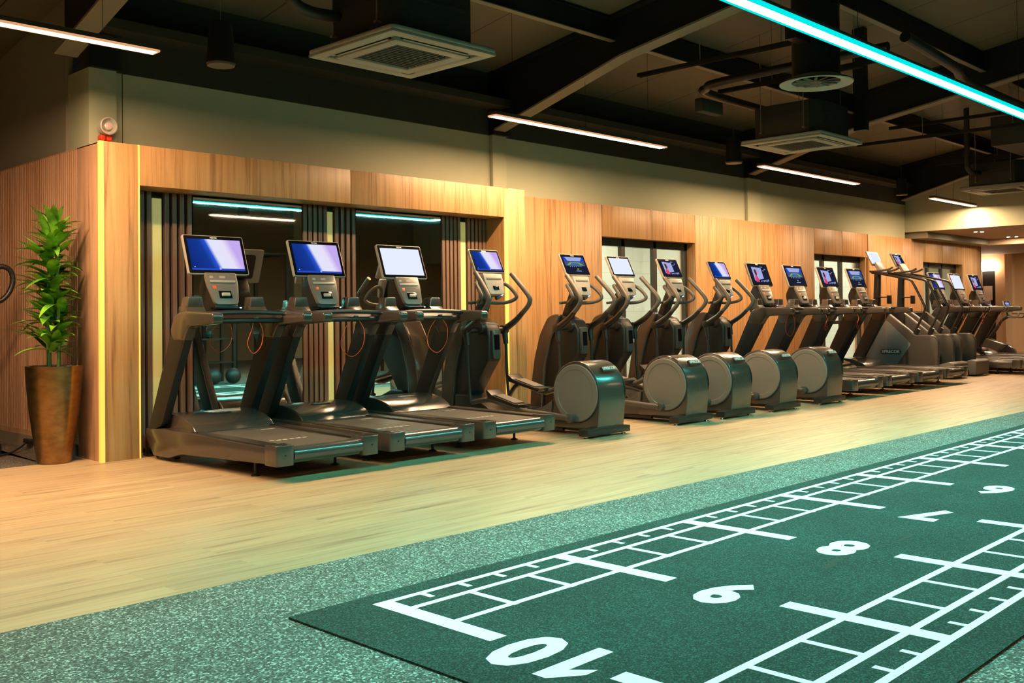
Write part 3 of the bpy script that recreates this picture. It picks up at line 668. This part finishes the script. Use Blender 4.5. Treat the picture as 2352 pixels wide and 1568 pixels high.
# ------------------------------------------------------------ treadmill
def make_treadmill(name, label, group, kind):
    t = thing(name, label, 'treadmill', (0, 0, 0), 0, group)
    for s in (-1, 1):
        b = B(); prof = [(.10, .115), (1.30, .075), (1.50, .03), (1.74, .03), (1.86, .16), (1.86, .235), (1.55, .25), (.10, .225)]
        x0, x1 = (s*.285, s*.425); b.prism(prof, min(x0, x1), max(x0, x1), 'X', .012)
        obj('side_frame', b, GREYP, t)
        b = B(); b.prism([(.12, .226), (1.22, .236), (1.22, .246), (.12, .236)], min(s*.29, s*.40), max(s*.29, s*.40), 'X', .004); obj('foot_rail', b, CHAR, t)
        b = B(); rp = roundpoly([(min(x0, x1)-.004, -.015), (max(x0, x1)+.004, -.015), (max(x0, x1)+.004, .13), (min(x0, x1)-.004, .13)], [.035, .035, .004, .004], 5)
        b.prism(rp, .108, .244, 'Z', .020, 4); b.m(1).lathe([(.006, -.002), (.006, .002)], axis='Y', n=10, c=(s*.36, -.016, .18)); obj('rear_cap', b, [GUN, SLATBACK], t)
    b = B(); n_ = 8; prof = [(.052-.052*math.sin(PI*k/n_), .172-.052*math.cos(PI*k/n_)) for k in range(n_+1)]
    prof = prof+[(1.24, .236), (1.24, .215), (.06, .21)][:2]
    b.prism([(.05, .12)]+[(.05-.05*math.sin(PI*k/n_), .17-.05*math.cos(PI*k/n_)) for k in range(1, n_)]+[(.05, .22), (1.26, .232), (1.26, .12)], -.284, .284)
    b.m(1)
    for i in range(6): b.box((-.20+i*.055, .42, .2243), (-.165+i*.055, .445, .2252), M=None)
    b.box((.12, 1.05, .2308), (.24, 1.07, .2318))
    rb = obj('running_belt', b, [BELT, mat('belt_print', (.55, .50, .38), .7)], t)
    b = B(); b.tube([(-.284, .045, .172), (.284, .045, .172)], .056, 24, 0); obj('end_roller', b, mat('roller_gloss', (.05, .045, .04), .22, coat=.5), t)
    b = B()
    hp = [(1.22, .238), (1.27, .285), (1.36, .325), (1.50, .355), (1.66, .36), (1.80, .335), (1.87, .26), (1.87, .22), (1.22, .22)]
    b.prism(roundpoly(hp, [.0, .05, .06, .1, .1, .06, .02, 0, 0], 4), -.345, .345, 'X', .03, 4); obj('motor_cover', b, GREYP, t)
    b = B(); b.lathe([(.05, 0), (.05, .003)], n=20, M=Matrix.Translation((0, 1.47, .349)) @ Matrix.Rotation(.2, 4, 'X') @ Matrix.Diagonal((2.0, .45, 1, 1)))
    b.m(1).text('PRECOR', .035, Matrix.Translation((0, 1.47, .3535)) @ Matrix.Rotation(.2, 4, 'X'), .0006, .001); obj('badge', b, [CHARD, LGREY], t)
    for s in (-1, 1):
        xa, xb = (s*.345, s*.425); xa, xb = min(xa, xb), max(xa, xb)
        b = B(); b.prism(roundpoly([(1.84, .20), (1.62, .27), (1.22, .97), (1.42, 1.05)], [.03, .03, .02, .02]), xa+.004, xb-.004, 'X', .014, 3); obj('upright', b, CHARD, t)
        b = B(); xm, xn = (s*.34, s*.43); xm, xn = min(xm, xn), max(xm, xn)
        ap = [(.80, 1.055), (.80, 1.135), (1.24, 1.152), (1.38, 1.13), (1.45, 1.0), (1.40, .93), (1.24, .93), (1.17, 1.035)]
        b.prism(roundpoly(ap, [.025, .03, .06, .08, .03, .01, .01, .04], 5), xm, xn, 'X', .028, 4); obj('handrail', b, GREYP, t)
        b = B(); b.prism(roundpoly([(-.078, 0), (.078, 0), (.056, .125), (-.056, .125)], .012), 1.345, 1.445, 'Y', .03, 4, M=Matrix.Translation((s*.27, 0, 1.14))); b.prism(roundpoly([(1.30, 1.13), (1.48, 1.13), (1.47, 1.19), (1.36, 1.20)], .02), s*.27-.075, s*.27+.075, 'X', .012); obj('cup_holder', b, GREYP, t)
        b = B(); b.tube([(s*.335, .40, 0.015), (s*.335, .40, .10)], .011, 10, 0); b.lathe([(.032, 0), (.030, .008), (.012, .016)], c=(s*.335, .40, 0), n=18); obj('foot', b, CHARD, t)
        b = B(); b.lathe([(.032, -.02), (.035, -.015), (.035, .015), (.032, .02)], axis='X', n=18, c=(s*.30, 1.60, .036)); obj('wheel', b, CHARD, t)
    b = B(); b.prism(roundpoly([(1.14, 1.085), (1.46, 1.085), (1.47, 1.135), (1.20, 1.14)], .015), -.345, .345, 'X', .008); obj('console_tray', b, CHAR, t)
    b = B(); b.tube([(-.36, 1.12, 1.075), (.36, 1.12, 1.075)], .021, 12, 0); b.tube([(-.36, .98, 1.115), (-.32, 1.08, 1.13), (0, 1.12, 1.14), (.32, 1.08, 1.13), (.36, .98, 1.115)], .018, 10, 5); obj('grip_bar', b, CHARD, t)
    b = B(); b.prism(roundpoly([(1.36, 1.145), (1.345, 1.185), (1.465, 1.47), (1.545, 1.47), (1.62, 1.33), (1.56, 1.12)], [.01, .01, .01, .02, .06, .02]), -.10, .10, 'X', .015); obj('console_neck', b, CHARD, t)
    M2 = frame_M((0, 1.398, 1.315), (1, 0, 0), (0, .118, .28))
    b = B(); b.prism(roundpoly([(-.10, -.125), (.10, -.125), (.135, .05), (.135, .15), (-.135, .15), (-.135, .05)], [.03, .03, .05, .01, .01, .05], 4), -.02, .012, 'Z', .006, M=M2)
    kp = obj('keypad', b, mat('keypad_grey', (.13, .12, .11), .28), t)
    b = B(); b.box((-.11, .06, .012), (.11, .082, .018), .003, M=M2); b.box((-.105, .10, .0121), (-.075, .12, .013), M=M2); b.box((-.02, .10, .0121), (.03, .12, .013), M=M2); obj('key_strip', b, LGREY, kp)
    b = B(); b.box((-.095, .01, .012), (-.065, .035, .0135), .001, M=M2); obj('stop_button', b, mat('button_red', (.8, .08, .02), .4), kp)
    b = B(); b.box((-.055, -.075, .012), (.055, -.01, .016), .004, M=M2); b.m(1).box((-.035, -.06, .014), (.035, -.03, .03), .005, M=M2); obj('control_paddle', b, [GLOSS, LGREY], kp)
    b = B(); b.prism(roundpoly([(1.30, 1.165), (1.40, 1.165), (1.42, 1.185), (1.30, 1.185)], .008), -.11, .11, 'X', .004); b.m(1).box((.085, 1.30, 1.172), (.10, 1.308, 1.18)); obj('lamp_edge', b, [GLOSS, em('blue_led', (.2, .3, 1.0), 10)], t)
    M = frame_M((0, 1.508, 1.60), (1, 0, 0), (0, .112, .315)); FR['tread'] = (M, .465, .265)
    display(t, M, .53, .335, .03, .465, .265, kind)
    # cord loops
    b = B(); k = [(.10, 1.13, 1.10), (.08, 1.11, 1.02), (.03, 1.10, .90), (.08, 1.10, .82), (.15, 1.10, .88), (.17, 1.11, 1.0), (.12, 1.12, 1.10)]
    b.tube(k, .0028, 6, 6); cord = obj('safety_cord', b, RED, t)
    b = B(); b.box((.09, 1.095, 1.085), (.13, 1.12, 1.105), .005); obj('clip', b, CHAR, cord)
    return t
def cord_variant(root, pts):
    for c in root.children:
        if c.name.split('.')[0] == 'safety_cord':
            b = B(); b.tube(pts, .0028, 6, 6); me = bpy.data.meshes.new('safety_cord'); b.bm.to_mesh(me); me.materials.append(RED)
            for p in me.polygons: p.use_smooth = True
            c.data = me
GT = 'treadmills in a row facing the wall'
T0 = make_treadmill('treadmill', 'nearest treadmill, foremost at the left end of the row, blue and white home screen', GT, 'home')
T0.location = (4.08, 5.75, 0)
long_c = [(.11, 1.12, 1.10), (-.02, 1.10, .98), (-.05, 1.10, .84), (.06, 1.10, .76), (.17, 1.10, .84), (.19, 1.10, .98), (.12, 1.11, 1.09)]
knot = [(.10, 1.10, 1.05), (.12, 1.09, .97), (.08, 1.10, .90), (.14, 1.10, .86), (.10, 1.10, .82), (.07, 1.10, .87), (.12, 1.10, .93)]
hang = [(.1, 1.10, 1.06), (.1, 1.10, .9), (.1, 1.1, .7), (.105, 1.1, .45)]
specs = [((5.04, 5.75), 'home', long_c, 'second treadmill from the left, between the nearest one and the blank white screen one'),
         ((5.99, 5.75), 'white', long_c, 'third treadmill from the left with a blank glowing white screen'),
         ((12.15, 5.60), 'runner', long_c, 'treadmill right after the last cross trainer, pink runner video on its screen'),
         ((13.13, 5.60), 'court', knot, 'treadmill second after the cross trainers, court scene on its screen'),
         ((14.12, 5.60), 'runner', knot, 'treadmill third after the cross trainers, pink runner video on its screen'),
         ((15.08, 5.60), 'court', hang, 'treadmill just before the stair climbers, long red cord hanging down'),
         ((18.15, 5.55), 'home', knot, 'treadmill just beyond the stair climbers, partly hidden by their rails'),
         ((19.10, 5.55), 'white', knot, 'middle one of three treadmills beyond the stair climbers, pale blue screen'),
         ((20.05, 5.55), 'runner', long_c, 'farthest treadmill, last one before the exercise bike')]
for (x, y), k, cv, lab in specs:
    r = dup(T0, (x, y, 0), lab); swap(r, 'tread', k); cord_variant(r, cv)

# ------------------------------------------------------------ cross trainer
def make_trainer(label, group, kind):
    t = thing('cross_trainer', label, 'cross trainer', (0, 0, 0), 0, group)
    b = B(); b.prism([(-.30, .022), (.30, .022), (.30, .078), (.12, .095), (-.12, .095), (-.30, .078)], .02, .13, 'Y', .008); obj('rear_foot', b, CHAR, t)
    for s in (-1, 1):
        b = B(); b.tube([(s*.26, .075, .008), (s*.26, .075, .03)], .010, 8, 0); b.lathe([(.024, 0), (.022, .008)], c=(s*.26, .075, 0), n=16); obj('adjuster', b, CHROME, t)
    # drive housing
    dome = [(.03, .075), (.005, .30), (.02, .47), (.07, .58), (.15, .645), (.25, .675), (.36, .66), (.46, .61), (.53, .52), (.56, .38), (.55, .22), (.62, .10), (.62, .06)]
    b = B(); b.prism(roundpoly(dome, [.01, .1, .08, .06, .06, .06, .06, .06, .06, .06, .06, .02, .02], 3), -.155, .215, 'X', .035, 5); obj('drive_housing', b, GREYP, t)
    for s, x in ((-1, -.155), (1, .215)):
        b = B(); e = s
        b.lathe([(.270, x-e*.004), (.270, x+e*.006), (.264, x+e*.010), (.259, x+e*.008)], axis='X', n=56, c=(0, .275, .385)); obj('disc_rim', b, CHARD, t)
        b = B(); b.lathe([(.259, x), (.259, x+e*.012), (.250, x+e*.017), (.212, x+e*.019), (.207, x+e*.014), (.200, x+e*.014), (.03, x+e*.022), (.004, x+e*.023)], axis='X', n=64, c=(0, .275, .385)); obj('side_disc', b, DISC, t, sharp=20)
    M = frame_M((.03, .052, .60), (1, 0, 0), (0, .60, .80))
    b = B(); b.prism(roundpoly([(-.10, -.028), (.10, -.028), (.10, .028), (-.10, .028)], .015), -.012, .010, 'Z', .004, M=M)
    b.m(1); logo(b, M @ Matrix.Translation((.012, 0, .0105)), .040); obj('badge', b, [CHARD, mat('badge_silver', (.5, .55, .55), .3)], t)
    # floor frame
    b = B(); b.prism([(.10, .03), (1.60, .03), (2.05, .03), (2.05, .07), (1.60, .09), (.66, .11), (.10, .12)], -.06, .10, 'X', .01)
    b.box((-.09, .5, .022), (-.06, 1.9, .05)); b.box((.10, .5, .022), (.13, 1.9, .05)); obj('floor_frame', b, mat('frame_black', (.022, .020, .018), .4), t)
    b = B(); b.box((-.30, 1.98, .012), (.30, 2.06, .07), .01); obj('front_foot', b, CHAR, t)
    b = B(); b.prism(roundpoly([(.62, .06), (.60, .30), (.72, .235), (1.20, .10), (1.2, .05)], .01), -.12, .14, 'X', .01); obj('ramp_cover', b, mat('ramp_brown', (.055, .045, .038), .45), t)
    # body column
    body = [(2.12, .03), (2.10, .30), (2.04, .60), (1.96, .85), (1.86, 1.03), (1.77, 1.08), (1.62, 1.07), (1.52, 1.01), (1.46, .93), (1.46, .66), (1.60, .48), (1.74, .28), (1.84, .06)]
    b = B(); b.prism(roundpoly(body, .04, 3), -.09, .09, 'X', .02, 3); obj('body', b, CHARD, t)
    fin = [(2.16, .02), (2.14, .30), (2.08, .62), (2.0, .87), (1.88, 1.06), (1.77, 1.10), (1.68, 1.09), (1.74, .98), (1.84, .80), (1.93, .52), (1.98, .02)]
    b = B(); b.prism(roundpoly(fin, .04, 3), -.125, .125, 'X', .03, 4); obj('front_shroud', b, GREYP, t)
    b = B(); b.prism(roundpoly([(1.70, .30), (1.45, .20), (1.30, .12), (1.30, .08), (1.9, .08), (1.9, .30)], .03), -.15, .15, 'X', .02); obj('lower_shroud', b, CHAR, t)
    M3 = frame_M((0, 1.448, .83), (1, 0, 0), (0, .04, 1))
    b = B(); b.prism(roundpoly([(-.052, -.17), (.052, -.17), (.06, .12), (-.06, .12)], .02), -.04, .012, 'Z', .006, M=M3); b.m(1).prism(roundpoly([(-.036, -.08), (.036, -.08), (.036, .07), (-.036, .07)], .006), .012, .014, 'Z', 0, M=M3); obj('front_pocket', b, [ACC, GLOSS], t)
    # shaft and swing arms
    b = B(); b.tube([(-.28, 1.60, .945), (.28, 1.60, .945)], .028, 14, 0); b.lathe([(.06, -.12), (.07, -.10), (.07, .10), (.06, .12)], axis='X', n=24, c=(0, 1.58, .97)); obj('shaft', b, CHAR, t)
    for s in (-1, 1):
        x = s*.27
        b = B(); b.lathe([(.030, -.035), (.046, -.028), (.046, .028), (.030, .035)], axis='X', n=24, c=(x, 1.60, .945))
        b.tube([(x, 1.595, .93), (x, 1.575, .80)], [.034, .026], 12, 0)
        b.tube([(x, 1.59, .95), (x*1.02, 1.44, 1.035), (x*1.04, 1.34, 1.12)], [.036, .025], 12, 5)
        arm = obj('swing_arm', b, CHAR, t)
        b = B(); b.tube([(x*1.035, 1.37, 1.095), (x*1.06, 1.29, 1.165), (x*1.065, 1.252, 1.22), (x*1.055, 1.258, 1.275), (x*1.0, 1.34, 1.375), (x*.94, 1.46, 1.50), (x*.935, 1.466, 1.506)], .0245, 12, 6); obj('grip', b, GRIP, arm)
        b = B(); b.tube([(x, 1.575, .81), (x, 1.565, .5), (x, 1.54, .24)], .0155, 10, 4); obj('rod', b, CHAR, arm)
        lift = 0 if s < 0 else .13; sh = 0 if s < 0 else .08
        b = B(); b.prism(roundpoly([(.90+sh, .215+lift), (1.30+sh, .30+lift), (1.33+sh, .37+lift), (1.31+sh, .375+lift), (1.24+sh, .325+lift), (.94+sh, .255+lift), (.88+sh, .255+lift)], .012), s*.10, s*.27, 'X', .012) if s > 0 else b.prism(roundpoly([(.90+sh, .215+lift), (1.30+sh, .30+lift), (1.33+sh, .37+lift), (1.31+sh, .375+lift), (1.24+sh, .325+lift), (.94+sh, .255+lift), (.88+sh, .255+lift)], .012), s*.27, s*.10, 'X', .012)
        pd = obj('pedal', b, CHAR, t)
        b = B(); b.prism([(.96+sh, .262+lift), (1.22+sh, .325+lift), (1.22+sh, .33+lift), (.96+sh, .267+lift)], min(s*.12, s*.25), max(s*.12, s*.25), 'X'); obj('tread_pad', b, mat('pad_brown', (.12, .10, .085), .6), pd)
        b = B()
        zc = .165 if s < 0 else .58
        b.tube([(s*.245, .28 if s < 0 else .42, zc), (s*.245, .55 if s < 0 else .60, zc+.015 if s < 0 else .50), (s*.245, .92+sh, .205+lift), (s*.245, 1.28+sh, .275+lift), (s*.25, 1.54, .24)], [.030, .022], 12, 4)
        b.lathe([(.02, -.03), (.042, -.025), (.042, .025), (.02, .03)], axis='X', n=20, c=(s*.235, .28 if s < 0 else .42, zc)); obj('pedal_arm', b, mat('arm_brown', (.06, .05, .042), .4), t)
    # neck, fixed handles, console
    b = B(); b.prism(roundpoly([(1.74, 1.06), (1.62, 1.06), (1.50, 1.36), (1.58, 1.40)], .01), -.045, .045, 'X', .012); obj('neck', b, CHARD, t)
    b = B()
    for s in (-1, 1): b.tube([(0, 1.60, 1.225), (s*.12, 1.565, 1.215), (s*.21, 1.47, 1.225), (s*.245, 1.395, 1.27), (s*.235, 1.44, 1.345), (s*.205, 1.51, 1.405), (s*.15, 1.53, 1.41), (s*.125, 1.52, 1.36), (s*.12, 1.50, 1.29), (s*.06, 1.50, 1.26)], .019, 10, 6)
    b.tube([(-.10, 1.60, 1.225), (-.24, 1.58, 1.215)], .015, 10, 0)
    obj('fixed_handle', b, GRIP, t)
    M2 = frame_M((0, 1.462, 1.395), (1, 0, 0), (0, .075, .21))
    b = B(); b.prism(roundpoly([(-.10, -.105), (.10, -.105), (.13, .04), (.13, .115), (-.13, .115), (-.13, .04)], [.03, .03, .05, .01, .01, .05], 4), -.05, .012, 'Z', .006, M=M2)
    kp = obj('keypad', b, LGREY, t)
    b = B(); b.box((-.10, .05, .012), (.10, .072, .016), .003, M=M2); obj('key_strip', b, MATS['keypad_grey'], kp)
    b = B(); b.box((-.04, -.06, .012), (.04, -.015, .016), .003, M=M2); b.box((-.022, -.05, .014), (.022, -.025, .026), .004, M=M2); obj('control_paddle', b, GLOSS, kp)
    b = B(); b.box((.08, -.104, -.03), (.10, -.092, -.01), M=M2); obj('status_lamp', b, MATS['blue_led'], kp)
    b = B(); b.prism(roundpoly([(1.47, 1.27), (1.52, 1.52), (1.60, 1.50), (1.58, 1.30)], .02), -.06, .06, 'X', .01); obj('console_back', b, CHARD, t)
    M = frame_M((0, 1.565, 1.635), (1, 0, 0), (0, .115, .245)); FR['trainer'] = (M, .355, .205)
    display(t, M, .41, .262, .028, .355, .205, kind)
    return t
GE = 'cross trainers in a row beside the treadmills'
E0 = make_trainer('nearest cross trainer, foremost big grey disc, its console in front of the recess edge', GE, 'home'); E0.location = (7.02, 5.615, 0)
for x, y, k, lab in ((8.37, 5.61, 'court', 'second cross trainer, court scene on its screen in front of the wood panels'), (9.13, 5.57, 'white', 'middle cross trainer with a blank white screen before the first window'),
                     (10.07, 5.55, 'runner', 'fourth cross trainer, runner video on its screen before the first window'), (11.13, 5.53, 'home', 'farthest cross trainer, right-hand disc, home screen lit')):
    r = dup(E0, (x, y, 0), lab); swap(r, 'trainer', k)

# ------------------------------------------------------------ stair climber
def make_climber(label):
    t = thing('stair_climber', label, 'stair climber', (0, 0, 0), 0, 'stair climbers')
    for s in (-1, 1):
        a, c = sorted((s*.27, s*.36))
        b = B(); side = [(.32, .08), (.30, .60), (.38, .69), (.66, .69), (1.04, 1.0), (1.14, 1.07), (1.40, 1.07), (1.52, .95), (1.52, .05)]
        b.prism(roundpoly(side, .04, 3), a, c, 'X', .018, 3); obj('side_panel', b, mat('climber_grey', (.075, .062, .052), .38), t)
        b = B(); pf = [(.78, .60), (1.12, .93), (1.36, .80), (1.46, .42), (1.40, .20), (.98, .20), (.72, .54)]
        x = s*.36; b.prism(roundpoly(pf, .04, 3), min(x, x+s*.008), max(x, x+s*.008), 'X', .003); M = frame_M((x+s*.009, 1.08, .43), (0, -s*-1 if False else (-1 if s < 0 else 1), 0), (0, 0, 1))
        fc = obj('side_cover', b, mat('climber_blue', (.13, .15, .165), .25), t)
        M = frame_M((x+s*.008, 1.06, .42), (0, -1 if s < 0 else 1, 0), (0, 0, 1))
        b = B(); b.prism(roundpoly([(-.17, -.04), (.17, -.04), (.17, .04), (-.17, .04)], .035), 0, .006, 'Z', .002, M=M); b.m(1); logo(b, M @ Matrix.Translation((.02, 0, .0065)), .065); obj('badge', b, [CHARD, MATS['badge_silver']], fc)
        b = B(); b.tube([(s*.29, .72, .68), (s*.29, .66, .80), (s*.30, .60, .92), (s*.30, .535, 1.06), (s*.31, .515, 1.12), (s*.31, .535, 1.18), (s*.31, .62, 1.36), (s*.31, .70, 1.52), (s*.31, .76, 1.58), (s*.31, .95, 1.63), (s*.30, 1.35, 1.72), (s*.24, 1.44, 1.74)], .019, 12, 6); b.tube([(s*.29, .70, .66), (s*.29, .63, .79)], .032, 12, 0)
        obj('handrail', b, CHAR, t)
        b = B(); b.tube([(s*.24, 1.42, 1.735), (s*.14, 1.20, 1.76), (s*.13, 1.10, 1.80)], .017, 10, 5); obj('front_grip', b, GRIP, t)
    for i in range(4):
        y = .30+.20*i; z = .16+.17*i
        b = B(); b.box((-.265, y, z), (.265, y+.24, z+.03), .006); b.box((-.265, y+.21, z-.14), (.265, y+.23, z)); obj('step', b, mat('step_grey', (.12, .11, .10), .5), t)
    b = B(); b.box((-.26, 1.08, .05), (.26, 1.50, 1.05), .02); obj('base', b, CHARD, t); obj('floor_bar', B().box((-.33, .20, .0), (.33, .36, .10), .01), CHARD, t)
    b = B(); b.prism(roundpoly([(.10, .02), (.30, .02), (.34, .22), (.16, .27), (.08, .24)], .02), -.30, .30, 'X', .015); obj('entry_step', b, MATS['step_grey'], t)
    b = B(); b.prism(roundpoly([(1.40, 1.0), (1.50, 1.0), (1.46, 1.72), (1.38, 1.72)], .01), -.05, .05, 'X', .012); b.tube([(-.30, 1.38, 1.715), (.30, 1.38, 1.715)], .02, 10, 0); obj('mast', b, CHAR, t)
    b = B(); b.box((-.09, 1.25, 1.30), (.09, 1.42, 1.32), .004); b.box((-.08, 1.22, 1.20), (.08, 1.24, 1.34), .004, M=None); obj('bottle_tray', b, CHARD, t)
    M2 = frame_M((0, 1.36, 1.81), (1, 0, 0), (0, .09, .16))
    b = B(); b.prism(roundpoly([(-.12, -.10), (.12, -.10), (.12, .10), (-.12, .10)], .02), -.04, .012, 'Z', .006, M=M2); obj('keypad', b, LGREY, t)
    M = frame_M((0, 1.465, 1.965), (1, 0, 0), (0, .12, .25)); FR['climber'] = (M, .355, .215)
    display(t, M, .41, .27, .028, .355, .215, 'white')
    return t
S0 = make_climber('nearer stair climber, its whole dark side panel with silver lettering visible, pale screen'); S0.location = (16.32, 5.90, 0)
r = dup(S0, (17.27, 5.90, 0), 'farther stair climber, runner video on its raised screen'); swap(r, 'climber', 'runner')

# ------------------------------------------------------------ exercise bike far right
t = thing('exercise_bike', 'dark upright exercise bike at the far end of the row', 'exercise bike', (21.45, 6.1, 0))
b = B(); b.prism(roundpoly([(.70, .09), (.70, .28), (.84, .37), (1.20, .50), (1.32, .46), (1.44, .2), (1.42, .08)], .05, 3), -.09, .09, 'X', .03, 4); obj('housing', b, GREYP, t)
b = B(); b.text('PRECOR', .06, frame_M((-.092, 1.16, .22), (0, -1, 0), (0, 0, 1)), .001, .001); obj('lettering', b, LGREY, t)
b = B(); b.tube([(0, 1.24, .44), (0, 1.05, .70), (0, .95, .86), (0, .80, .95)], .032, 12, 5); obj('mast', b, CHAR, t)
b = B()
for s in (-1, 1): b.tube([(0, .82, .95), (s*.18, .76, .93), (s*.20, .62, .92), (s*.16, .58, .99), (s*.1, .72, 1.0)], .015, 10, 5)
obj('handlebar', b, GRIP, t)
b = B(); b.box((-.28, .05, .0), (.28, .13, .06), .01); b.box((-.28, 1.42, .0), (.28, 1.50, .06), .01); b.box((-.05, .1, .03), (.05, 1.45, .12), .01); obj('floor_frame', b, CHARD, t)
b = B(); b.tube([(0, .42, .38), (0, .30, .66)], .028, 10, 0); b.prism(roundpoly([(.12, .66), (.44, .66), (.42, .72), (.14, .74)], .02), -.10, .10, 'X', .02); obj('saddle', b, CHARD, t)
for s in (-1, 1):
    b = B(); b.lathe([(.05, 0), (.05, s*.02), (.02, s*.025)], axis='X', n=20, c=(s*.09, .95, .24)); b.tube([(s*.115, .95, .24), (s*.12, .95+s*.12, .24+s*-.12)], .013, 8, 0); b.box((min(s*.12, s*.20), .91+s*.12, .225-s*.12), (max(s*.12, s*.20), .99+s*.12, .255-s*.12), .006); obj('crank', b, CHARD, t)
M = frame_M((0, .83, 1.14), (1, 0, 0), (0, .07, .20)); display(t, M, .34, .24, .025, .29, .18, 'court')
b = B(); b.tube([(0, .84, .93), (0, .87, 1.16)], .02, 8, 0); obj('neck', b, CHARD, t)

# ------------------------------------------------------------ machine cut by the left edge, cord
t = thing('rowing_ergometer', 'black exercise machine cut by the left picture edge, only a looped handle showing', 'exercise machine', (2.56, 9.0, 0))
b = B(); b.tube([(.28, 0, 1.20), (.50, 0, 1.27), (.585, 0, 1.40), (.57, 0, 1.52), (.48, 0, 1.55), (.36, 0, 1.45), (.25, 0, 1.40)], .022, 12, 6); b.tube([(.30, 0, 1.38), (.42, 0, 1.47), (.45, 0, 1.42), (.40, 0, 1.34)], .03, 12, 5); obj('handle', b, CHARD, t)
b = B(); b.tube([(.28, 0, 1.25), (.36, 0, .9), (.30, 0, .25)], .05, 12, 5); b.box((-.3, -.3, 0), (.40, .3, .10), .02); b.tube([(.0, 0, .1), (.0, 0, 1.2), (.28, 0, 1.25)], .04, 12, 4); obj('frame', b, CHARD, t)
b = B(); b.tube([(2.2, 8.42, .012), (2.6, 8.5, .012), (2.95, 8.62, .014), (3.12, 8.8, .03), (3.24, 8.95, .06)], .009, 8, 6); b.box((3.235, 8.90, .045), (3.275, 9.02, .085), .004)
tag(obj('extension_lead', b, CHARD), 'black power cord on the floor running to the skirting left of the planter', 'cord')
b = B(); b.tube([(3.68, 7.46, .02), (3.74, 7.58, .05), (3.86, 7.64, .02), (4.0, 7.7, .02)], .012, 8, 6); b.box((3.70, 7.66, 0), (3.86, 7.76, .06), .006)
tag(obj('power_cable', b, GLOSS), 'black power cable and plug at the front of the nearest treadmill by the pier', 'cord')

# ------------------------------------------------------------ other side of the hall, seen in the mirrors
t = thing('training_rig', 'black steel training rig with racked bars, seen in the wall mirrors', 'rig', (9.0, -1.6, 0))
for i, (x, y) in enumerate(((0, 0), (1.2, 0), (2.4, 0), (0, -1.2), (1.2, -1.2), (2.4, -1.2))): obj('post', B().box((x-.035, y-.035, 0), (x+.035, y+.035, 2.4), .004), STEEL, t)
for x0, y0, x1, y1, z in ((0, 0, 2.4, 0, 2.36), (0, -1.2, 2.4, -1.2, 2.36), (0, 0, 0, -1.2, 2.36), (2.4, 0, 2.4, -1.2, 2.36), (0, 0, 2.4, 0, 1.1), (0, -1.2, 2.4, -1.2, 1.5)):
    obj('crossbar', B().tube([(x0, y0, z), (x1, y1, z)], .024, 10, 0), CHROME if z < 2 else STEEL, t)
def shelf(x, y, lab):
    t = thing('storage_rack', lab, 'rack', (x, y, 0), 0, 'storage racks seen in the mirrors')
    for sx in (-.75, .75):
        for sy in (-.2, .2): obj('post', B().box((sx-.025, sy-.025, 0), (sx+.025, sy+.025, 1.5)), STEEL, t)
    for z in (.35, .75, 1.15, 1.48): obj('shelf', B().box((-.77, -.24, z-.02), (.77, .24, z)), CHARD, t)
    return t
shelf(8.2, .3, 'black storage rack with medicine balls, reflected behind the nearest treadmill'); shelf(11.8, .2, 'black storage rack, reflected behind the third treadmill')
for i in range(4): tag(obj('medicine_ball', B().lathe([(.001, -.13)]+[(.13*math.sin(PI*k/12), -.13*math.cos(PI*k/12)) for k in range(1, 12)]+[(.001, .13)], n=24), mat('ball_black', (.02, .02, .02), .5), loc=(7.65+.36*i, .85, .13)), 'black medicine ball on the floor by the reflected rack', 'ball', 'medicine balls on the floor')
for i in range(3): tag(obj('kettlebell', B().lathe([(.03, 0), (.07, .02), (.08, .07), (.05, .12)], n=20, c=(0, 0, 0)).tube([(-.05, 0, .10), (-.05, 0, .17), (0, 0, .19), (.05, 0, .17), (.05, 0, .10)], .012, 8, 4), MATS['ball_black'], loc=(7.8+.4*i, .3, .752)), 'black kettlebell on the reflected rack shelf', 'kettlebell', 'kettlebells on the rack')
for x in (2, 8.5, 15): struct('trim_13', B().box((x, -7, 0), (x+.4, -6.8, 6)), PLAST)
